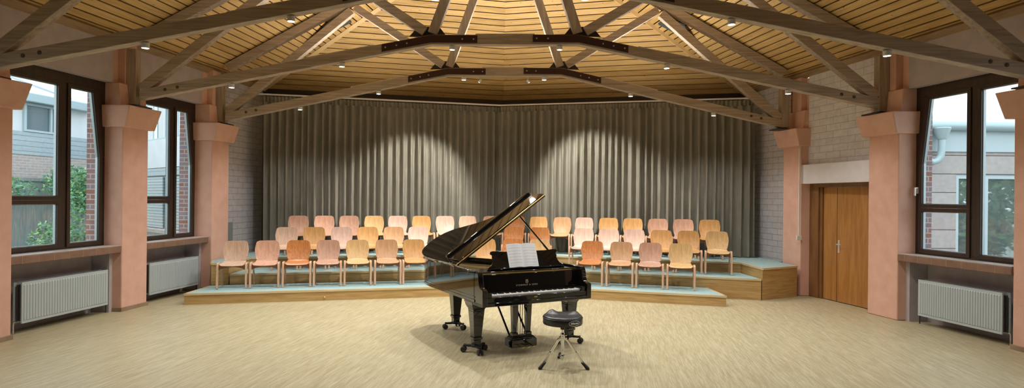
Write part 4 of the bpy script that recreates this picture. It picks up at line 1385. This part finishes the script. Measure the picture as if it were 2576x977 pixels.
# ================================================================== DRUM THRONE
SX, SY = 0.765, 6.62
st = thing('drum_throne', 'black round drummer stool on a chrome tripod in front of the piano', 'stool', (SX, SY, 0), R(0))
def seat_pt(r, a):
    """top of the seat: two raised lobes at the back, saddle dip between"""
    y = r * math.sin(a); x = r * math.cos(a)
    e = r / 0.215
    z = 0.560 - 0.006 * (1 - e)
    lob = 0.040 * math.exp(-(((x + 0.105) / 0.052) ** 2 + ((y - 0.135) / 0.05) ** 2)) + 0.028 * math.exp(-(((x - 0.145) / 0.055) ** 2 + ((y - 0.105) / 0.06) ** 2))
    return Vector((x, y, z + lob))
mb = MB(); bm = mb.bm
NA = 48
rings = []
for r in (0.03, 0.08, 0.13, 0.17, 0.198):
    rings.append([bm.verts.new(seat_pt(r, 2 * PI * k / NA)) for k in range(NA)])
for rr, dz in ((0.212, -0.003), (0.218, -0.012)):
    rings.append([bm.verts.new(Vector((rr * math.cos(2 * PI * k / NA), rr * math.sin(2 * PI * k / NA), 0.556 + dz + (seat_pt(0.198, 2 * PI * k / NA).z - 0.560) * (0.6 if dz > -0.01 else 0.3)))) for k in range(NA)])
for rr, z in ((0.218, 0.474), (0.212, 0.464), (0.10, 0.462)):
    rings.append([bm.verts.new((rr * math.cos(2 * PI * k / NA), rr * math.sin(2 * PI * k / NA), z)) for k in range(NA)])
c0 = bm.verts.new(seat_pt(0, 0))
for k in range(NA): mb.face([c0, rings[0][k], rings[0][(k + 1) % NA]])
for i in range(len(rings) - 1):
    for k in range(NA): mb.face([rings[i][k], rings[i + 1][k], rings[i + 1][(k + 1) % NA], rings[i][(k + 1) % NA]])
mb.face(rings[-1])
seat = mb.build('seat', M['vinyl'], st, smooth=50)
mb = MB(); mb.tube([Vector((0.2185 * math.cos(2 * PI * k / 48), 0.2185 * math.sin(2 * PI * k / 48), 0.536)) for k in range(49)], 0.004, 6); mb.build('piping', M['vinyl'], seat)
# logo wrapped on the seat side
la = math.atan2(-1, 0.50) + 0.05
def side_pt(s, z, lift=0.0015):
    a = la + s / 0.219
    return Vector(((0.219 + lift) * math.cos(a), (0.219 + lift) * math.sin(a), z))
mb = MB(); mb.tube([side_pt(0.070 * math.cos(2 * PI * k / 40), 0.505 + 0.027 * math.sin(2 * PI * k / 40)) for k in range(41)], 0.0022, 6)
mb.build('logo_ring', M['white_print'], seat)
c = bpy.data.curves.new('logo_text', 'FONT'); c.body = 'Millenium'; c.size = 0.030; c.align_x = 'CENTER'; c.align_y = 'CENTER'; c.shear = 0.25; c.extrude = 0.0005; c.offset = 0.0009
tmp = bpy.data.objects.new('logo_text_source', c); COL.objects.link(tmp)
bpy.context.view_layer.update()
dg = bpy.context.evaluated_depsgraph_get()
me = bpy.data.meshes.new_from_object(tmp.evaluated_get(dg))
bpy.data.objects.remove(tmp)
for v in me.vertices:
    x, y, z = v.co
    v.co = side_pt(x * 0.86, 0.505 + y, 0.0012 + z)
me.materials.clear(); me.materials.append(M['white_print'])
me.name = 'logo_lettering'
link(bpy.data.objects.new('logo_lettering', me), seat)
mb = MB(); mb.lathe([(0.055, 0.440), (0.055, 0.462), (0.03, 0.462)], n=24); mb.lathe([(0.024, 0.40), (0.026, 0.436)], n=20); mb.build('seat_clamp', M['steel_dark'], st)
mb = MB(); mb.lathe([(0.0125, 0.06), (0.0125, 0.41)], n=18); mb.build('post', M['chrome'], st)
mb = MB(); mb.lathe([(0.021, 0.315), (0.023, 0.32), (0.023, 0.36), (0.021, 0.365)], n=20); mb.tube([(0, 0, 0.34), (0.045, -0.02, 0.34)], 0.007, 8); mb.build('collar', M['chrome'], st)
mb = MB(); mb.lathe([(0.016, 0.16), (0.018, 0.165), (0.018, 0.30), (0.026, 0.305), (0.026, 0.325), (0.02, 0.33)], n=20); mb.build('outer_tube', M['chrome'], st)
mb = MB(); mb.lathe([(0.026, 0.085), (0.028, 0.09), (0.028, 0.115), (0.026, 0.12)], n=18); mb.build('lower_hub', M['chrome'], st)
for a in (-2.70 + 0.09, -0.44 - 0.09, 1.57):
    d = Vector((math.cos(a), math.sin(a), 0)); s = Vector((-d.y, d.x, 0))
    rad = 0.30 if a > 0 else 0.285
    up = Vector((0, 0, 1))
    mb = MB()
    for sg in (-1, 1):
        mb.sweep([d * 0.022 + up * 0.305 + s * sg * 0.012, d * 0.06 + up * 0.285 + s * sg * 0.012, d * (rad - 0.04) + up * 0.062 + s * sg * 0.012], 0.004, 0.016, s)
    l = mb.build('leg', M['chrome'], st)
    mb = MB()
    for sg in (-1, 1):
        mb.sweep([d * 0.024 + up * 0.102 + s * sg * 0.006, d * 0.165 + up * 0.172 + s * sg * 0.006], 0.003, 0.012, s)
    mb.build('leg_brace', M['chrome'], l)
    mb = MB()
    f0, f1 = d * (rad - 0.055) + up * 0.072, d * (rad + 0.012) + up * 0.012
    mb.tube([f0, d * (rad - 0.02) + up * 0.042, f1], 0.015, 12, 0.021)
    mb.lathe([(0.020, 0.0), (0.022, 0.006), (0.018, 0.022)], d * (rad + 0.012), n=14)
    mb.build('rubber_foot', M['rubber'], l)
# ================================================================== OUTSIDE THE WINDOWS
M['zinc'] = flat('weathered_zinc', (0.36, 0.45, 0.47), 0.5, 0.2)
M['cladding'] = brick('grey_cladding', (0.44, 0.52, 0.55), (0.48, 0.55, 0.58), (0.25, 0.31, 0.34), 30, 0.17, 0.012, 0.6, 0.4)
M['white_render'] = noisy('white_render', (0.62, 0.64, 0.66), (0.68, 0.70, 0.72), 2, 0.9)
M['blind'] = brick('roller_blind_slats', (0.42, 0.50, 0.52), (0.46, 0.54, 0.56), (0.12, 0.16, 0.18), 50, 0.11, 0.012, 0.5, 0.5)
M['pale_brick'] = brick('pale_brick', (0.50, 0.40, 0.36), (0.56, 0.47, 0.43), (0.62, 0.60, 0.57), 0.28, 0.09, 0.012, 0.85, 0.3)
M['ext_frame'] = flat('pale_blue_window_frame', (0.42, 0.50, 0.53), 0.5)
M['ext_pane'] = flat('exterior_pane', (0.10, 0.14, 0.15), 0.03, 0.0, 0.0, 1.0)
M['roof_pale'] = flat('pale_roof_sheet', (0.44, 0.47, 0.49), 0.5)
M['fence'] = wood('grey_garden_fence', (0.16, 0.19, 0.19), (0.26, 0.29, 0.28), (9, 9, 0.8), 2, 0.8)

def oriented(A, B):
    """frame along A->B on the ground; local x along, y away from the viewer side given by left normal"""
    A, B = Vector(A), Vector(B)
    d = (B - A).normalized()
    return Matrix.Translation(A) @ Matrix(((d.x, -d.y, 0, 0), (d.y, d.x, 0, 0), (0, 0, 1, 0), (0, 0, 0, 1))), (B - A).length

def build_local(mb, name, mat, parent, **k):
    return mb.build(name, mat, parent, uvbox=True, smooth=0, **k)

# --- long wing seen through the nearest left window (runs parallel to the left wall)
A, B = (-17.3, 8.0, 0), (-15.13, 22.35, 0)
Mx, ln = oriented(A, B)
w1 = thing('courtyard_wing', 'pale building wing with brick base, grey cladding and zinc gutter across the garden', 'building', (0, 0, 0))
w1.matrix_world = Mx
mb = MB(); mb.box((0, 0.02, -0.2), (ln, 5, 3.12)); build_local(mb, 'brick_base', M['pale_brick'], w1)
mb = MB(); mb.box((0, 0.0, 3.12), (ln, 5, 3.88)); build_local(mb, 'cladding', M['cladding'], w1)
mb = MB(); mb.box((0, 0.06, 3.88), (ln, 5, 4.9)); build_local(mb, 'upper_wall', M['white_render'], w1)
mb = MB(); mb.box((0, -0.30, 4.85), (ln, 0.1, 5.15)); build_local(mb, 'gutter', M['zinc'], w1, bevel=0.03)
mb = MB(); mb.hexa([(0, -0.2, 5.15), (ln, -0.2, 5.15), (ln, 5, 5.15), (0, 5, 5.15)], [(0, -0.1, 5.2), (ln, -0.1, 5.2), (ln, 5, 6.9), (0, 5, 6.9)]); build_local(mb, 'roof', M['roof_pale'], w1)
mb = MB()
k = 1.0
while k < ln:
    mb.bar((k, -0.12, 5.22), (k, 4.9, 6.92), 0.04, 0.05, (1, 0, 0)); k += 2.1
mb.build('roof_seam', M['zinc'], w1)
k = 0.4
while k < ln - 1.8:
    mb = MB()
    for a in ((k, k + 0.09), (k + 0.98, k + 1.06), (k + 1.62, k + 1.72)): mb.box((a[0], -0.02, 3.89), (a[1], 0.1, 4.84))
    mb.box((k + 0.09, -0.025, 3.89), (k + 1.62, 0.1, 3.96)); mb.box((k + 0.09, -0.025, 4.76), (k + 1.62, 0.1, 4.84))
    f = build_local(mb, 'window', M['ext_frame'], w1)
    mb = MB(); mb.box((k + 0.09, 0.04, 3.96), (k + 1.62, 0.055, 4.76)); build_local(mb, 'pane', M['ext_pane'], f)
    k += 2.3
fe = MB(); fe.box((0, -1.1, -0.1), (ln, -1.04, 2.22)); fe.box((0, -1.14, 2.22), (ln, -1.0, 2.32))
fo = build_local(fe, 'garden_fence', M['fence'], None); fo.matrix_world = Mx
tag(fo, 'grey wooden garden fence in front of the brick base', 'fence')

# --- white terrace wing seen through the rear left window
A, B = (-19.0, 28.5, 0), (-8.6, 18.95, 0)
Mx, ln = oriented(A, B)
w2 = thing('terrace_wing', 'white rendered building wing with closed grey roller blinds', 'building', (0, 0, 0))
w2.matrix_world = Mx
sg = 1  # away from the hall is local +y
mb = MB(); mb.box((0, 0.0, 2.85), (ln, 4, 3.92)); build_local(mb, 'parapet', M['white_render'], w2)
mb = MB(); mb.box((0, 0.0, 2.55), (ln, 4, 2.83)); build_local(mb, 'lintel_band', M['cladding'], w2)
mb = MB(); mb.box((0, 0.12, 0.55), (ln, 4, 2.55)); build_local(mb, 'inner_wall', M['ext_frame'], w2)
mb = MB(); mb.box((0, -0.25, 0.42), (ln, 4, 0.55)); build_local(mb, 'window_ledge', M['pale_brick'], w2)
mb = MB(); mb.box((0, 0.0, -0.2), (ln, 4, 0.42)); build_local(mb, 'base_wall', M['white_render'], w2)
k = 0.3
while k < ln - 1.6:
    mb = MB(); mb.box((k, 0.02, 0.58), (k + 1.95, 0.07, 2.50)); build_local(mb, 'roller_blind', M['blind'], w2); k += 2.2
mb = MB(); mb.box((0, 1.6, 3.92), (ln, 4, 6.6)); build_local(mb, 'upper_storey', M['white_render'], w2)
mb = MB(); mb.box((0, 0.0, 3.92), (ln, 0.08, 3.98)); build_local(mb, 'parapet_cap', M['zinc'], w2)
k = 0.5
while k < ln - 1.2:
    mb = MB(); mb.box((k, 1.54, 4.1), (k + 0.1, 1.66, 6.1)); mb.box((k + 0.9, 1.54, 4.1), (k + 1.0, 1.66, 6.1)); mb.box((k + 0.1, 1.54, 6.0), (k + 0.9, 1.66, 6.1)); mb.box((k + 0.1, 1.54, 4.1), (k + 0.9, 1.66, 4.2))
    f = build_local(mb, 'window', M['ext_frame'], w2)
    mb = MB(); mb.box((k + 0.1, 1.56, 4.2), (k + 0.9, 1.58, 6.0)); build_local(mb, 'pane', M['ext_pane'], f); k += 1.5

# --- brick piers outside the windows
for sd, y0, y1, nm in ((-1, 9.44, 9.96, 'nearest left'), (-1, 11.6, 12.1, 'rear left'), (1, 9.3, 9.9, 'right')):
    mb = MB(); wbox(mb, sd, 0.385 if sd < 0 else 0.402, 0.58 if sd < 0 else 0.53, y0, y1, -0.1, 3.9)
    tag(mb.build('brick_pier', M['red_brick'], uvbox=True, smooth=0), 'red and blue brick pier outside the %s window' % nm, 'brick pier', 'brick piers outside', 'thing')

# --- low annex seen through the right window
A, B = (9.3, 13.2, 0), (17.5, 13.2, 0)
an = thing('annex', 'low annex with stone cladding, zinc gutter and tall panes outside the right window', 'building', (0, 13.2, 0))
mb = MB(); mb.box((7.4, 0.0, -0.2), (10.15, 4, 2.95)); build_local(mb, 'stone_wall', M['stone'], an)
mb = MB(); mb.box((10.15, 0.0, 2.45), (18, 4, 2.95)); build_local(mb, 'fascia_wall', M['stone'], an)
mb = MB(); mb.box((7.4, -0.04, 2.95), (18, 4, 3.40)); build_local(mb, 'eaves_board', M['ext_frame'], an)
mb = MB(); mb.tube([(7.6, -0.14, 3.52), (18, -0.14, 3.44)], 0.10, 14); mb.build('gutter', M['zinc'], an)
mb = MB(); mb.hexa([(7.4, -0.05, 3.40), (18, -0.05, 3.40), (18, 6, 3.40), (7.4, 6, 3.40)], [(7.4, 0.0, 3.55), (18, 0.0, 3.48), (18, 6, 4.9), (7.4, 6, 5.4)]); build_local(mb, 'roof', M['roof_pale'], an)
for x0, x1 in ((10.15, 10.72), (10.80, 12.0), (12.1, 13.4)):
    mb = MB()
    mb.box((x0, 0.02, 0), (x0 + 0.07, 0.14, 2.45)); mb.box((x1 - 0.07, 0.02, 0), (x1, 0.14, 2.45)); mb.box((x0 + 0.07, 0.02, 2.36), (x1 - 0.07, 0.14, 2.45)); mb.box((x0 + 0.07, 0.02, 0), (x1 - 0.07, 0.14, 0.1))
    f = build_local(mb, 'window', M['ext_frame'], an)
    mb = MB(); mb.box((x0 + 0.07, 0.06, 0.1), (x1 - 0.07, 0.075, 2.36)); build_local(mb, 'pane', flat('mirroring_pane', (0.35, 0.40, 0.40), 0.03, 0.75), f)
mb = MB(); mb.box((10.15, 0.15, 0), (18, 4, 2.45)); build_local(mb, 'dark_interior', M['ext_pane'], an)
dp = MB()
dp.lathe([(0.16, 0.0), (0.17, -0.02), (0.10, -0.22), (0.085, -0.25)], (9.66, -0.22, 3.45), n=20)
hop = dp.build('downpipe', M['zinc'], an)
dp = MB(); dp.tube([(9.66, -0.22, 3.22), (9.66, -0.22, 2.98), (9.64, -0.22, 2.84), (9.58, -0.21, 2.74), (9.48, -0.20, 2.70), (9.39, -0.20, 2.75), (9.34, -0.18, 2.86), (9.33, -0.17, 3.2), (9.33, -0.17, 3.42)], 0.072, 14)
dp.build('bend', M['zinc'], hop)

# --- plants
def leaf_mat(name, c):
    m = noisy(name, tuple(x * 0.7 for x in c), c, 3, 0.6)
    m.node_tree.nodes['Principled BSDF'].inputs['Subsurface Weight'].default_value = 0.0
    return m
LEAF = [leaf_mat('fresh_leaf', (0.16, 0.36, 0.13)), leaf_mat('light_leaf', (0.27, 0.45, 0.20)), leaf_mat('deep_leaf', (0.05, 0.15, 0.05)), leaf_mat('blue_green_leaf', (0.12, 0.30, 0.19))]
def foliage(centres, n, size, mats, seed):
    rnd = random.Random(seed)
    mb = MB(); bm = mb.bm
    idx = []
    for i in range(n):
        c, r = rnd.choice(centres)
        while True:
            q = Vector((rnd.uniform(-1, 1), rnd.uniform(-1, 1), rnd.uniform(-1, 1)))
            if q.length < 1: break
        p = Vector(c) + Vector((q.x * r[0], q.y * r[1], q.z * r[2]))
        a = Vector((rnd.gauss(0, 1), rnd.gauss(0, 1), rnd.gauss(0, 0.6))).normalized()
        b = a.cross(Vector((rnd.gauss(0, 1), rnd.gauss(0, 1), rnd.gauss(0, 1)))).normalized()
        s = size * rnd.uniform(0.6, 1.3)
        k = a.cross(b) * s * 0.12
        f = mb.face([bm.verts.new(p - a * s), bm.verts.new(p - b * s * 0.5 + k), bm.verts.new(p + a * s), bm.verts.new(p + b * s * 0.5 + k)])
        f.material_index = rnd.randrange(len(mats))
    return mb
def plant(name, label, cat, loc, centres, n, size, mats, seed, stems, group=None):
    rt = thing(name, label, cat, loc, group=group)
    foliage(centres, n, size, mats, seed).build('leaves', mats, rt, smooth=0, fix=False)
    for a, b, r in stems:
        mb = MB(); mid = (Vector(a) + Vector(b)) / 2 + Vector((0.1 * (r > 0.02), 0.05, 0))
        mb.tube([a, mid, b], r, 8, r * 0.6); mb.build('stem' if r < 0.05 else 'trunk', M['fence'], rt)
    return rt
plant('climbing_shrub', 'tall climbing green shrub in front of the mullion of the nearest left window', 'shrub', (-9.35, 13.5, -0.1), [((0, 0, 1.2), (0.45, 0.5, 1.1)), ((0.05, 0.2, 2.0), (0.3, 0.4, 0.55)), ((-0.3, -0.3, 0.7), (0.6, 0.6, 0.7))], 3000, 0.05, [LEAF[0], LEAF[1], LEAF[3]], 1,
      [((0, 0, 0), (0.05, 0.1, 2.4), 0.03), ((0.1, 0.1, 0), (-0.3, -0.2, 1.4), 0.02)])
plant('garden_shrub', 'wide light green shrub low outside the nearest left window', 'shrub', (-9.9, 11.3, -0.1), [((0, 0, 0.5), (0.9, 1.0, 0.55)), ((-0.6, -1.0, 0.55), (0.8, 0.8, 0.6)), ((-0.3, -0.4, 1.0), (0.6, 0.8, 0.35))], 3600, 0.05, [LEAF[0], LEAF[1], LEAF[3]], 2,
      [((0, 0, 0), (0.1, 0.2, 0.9), 0.02), ((-0.4, -0.6, 0), (-0.6, -0.9, 0.9), 0.02)])
plant('climbing_vine', 'pale green vine trailing on the garden fence', 'shrub', (-14.2, 17.0, -0.1), [((0, 0, 2.0), (0.35, 1.7, 0.45)), ((0.3, 2.6, 2.3), (0.3, 1.2, 0.6)), ((0.1, -1.6, 1.4), (0.3, 1.0, 0.5))], 2200, 0.07, [LEAF[1], LEAF[3]], 3, [((0, 0, 0), (0, 0.4, 1.8), 0.025)])
plant('garden_tree', 'dark leafy tree mirrored in the annex panes', 'tree', (13.9, 8.9, -0.1), [((0, 0, 2.2), (1.4, 1.3, 2.0)), ((0.4, -0.6, 3.6), (1.2, 1.2, 1.0)), ((-0.4, 0.4, 1.0), (1.0, 1.0, 0.9))], 4200, 0.14, [LEAF[0], LEAF[1], LEAF[2]], 4, [((0, 0, 0), (0.1, 0, 2.6), 0.12)])
plant('garden_tree', 'broad green tree further along the annex, mirrored in its panes', 'tree', (17.2, 7.2, -0.1), [((0, 0, 2.2), (1.8, 1.8, 2.1)), ((-0.6, -0.6, 3.4), (1.2, 1.2, 1.0))], 3600, 0.14, [LEAF[0], LEAF[1], LEAF[2]], 5, [((0, 0, 0), (0.1, 0, 2.4), 0.12)])

# ================================================================== LIGHT, SKY, CAMERA
w = bpy.data.worlds.new('sky'); SC.world = w; w.use_nodes = True
nt = w.node_tree; N = nt.nodes; L = nt.links
bg = N['Background']
tc = N.new('ShaderNodeTexCoord'); sp = N.new('ShaderNodeSeparateXYZ'); L.new(tc.outputs['Generated'], sp.inputs[0])
rp = ramp(N, [(0.0, (0.90, 0.96, 1.0)), (0.6, (0.62, 0.80, 1.0))]); L.new(sp.outputs[2], rp.inputs[0])
nz = N.new('ShaderNodeTexNoise'); nz.inputs['Scale'].default_value = 2.2; nz.inputs['Detail'].default_value = 6; L.new(tc.outputs['Generated'], nz.inputs['Vector'])
cr = ramp(N, [(0.42, (0, 0, 0)), (0.6, (1, 1, 1))]); L.new(nz.outputs['Fac'], cr.inputs[0])
mx = N.new('ShaderNodeMixRGB'); L.new(cr.outputs[0], mx.inputs[0]); L.new(rp.outputs[0], mx.inputs[1]); mx.inputs[2].default_value = (0.97, 0.99, 1, 1)
L.new(mx.outputs[0], bg.inputs['Color'])
bg.inputs['Strength'].default_value = 1.4

cam = bpy.data.cameras.new('camera')
cam.sensor_fit = 'HORIZONTAL'; cam.sensor_width = 36.0
cam.lens = 36.0 * F / 2576.0
cam.shift_x = (1288 - CX) / 2576.0
cam.shift_y = (CY - 488.5) / 2576.0
cam.clip_start = 0.05; cam.clip_end = 300
co = bpy.data.objects.new('camera', cam); COL.objects.link(co)
co.location = (0, 0, HC)
co.rotation_euler = (PI / 2, -RHO, 0)
SC.camera = co
vs = SC.view_settings
vs.view_transform = 'Standard'; vs.look = 'None'; vs.exposure = 1.2; vs.gamma = 1.0
vs.use_curve_mapping = False
SC.cycles.max_bounces = 10
SC.cycles.diffuse_bounces = 5
SC.cycles.transparent_max_bounces = 12
SC.cycles.sample_clamp_indirect = 6
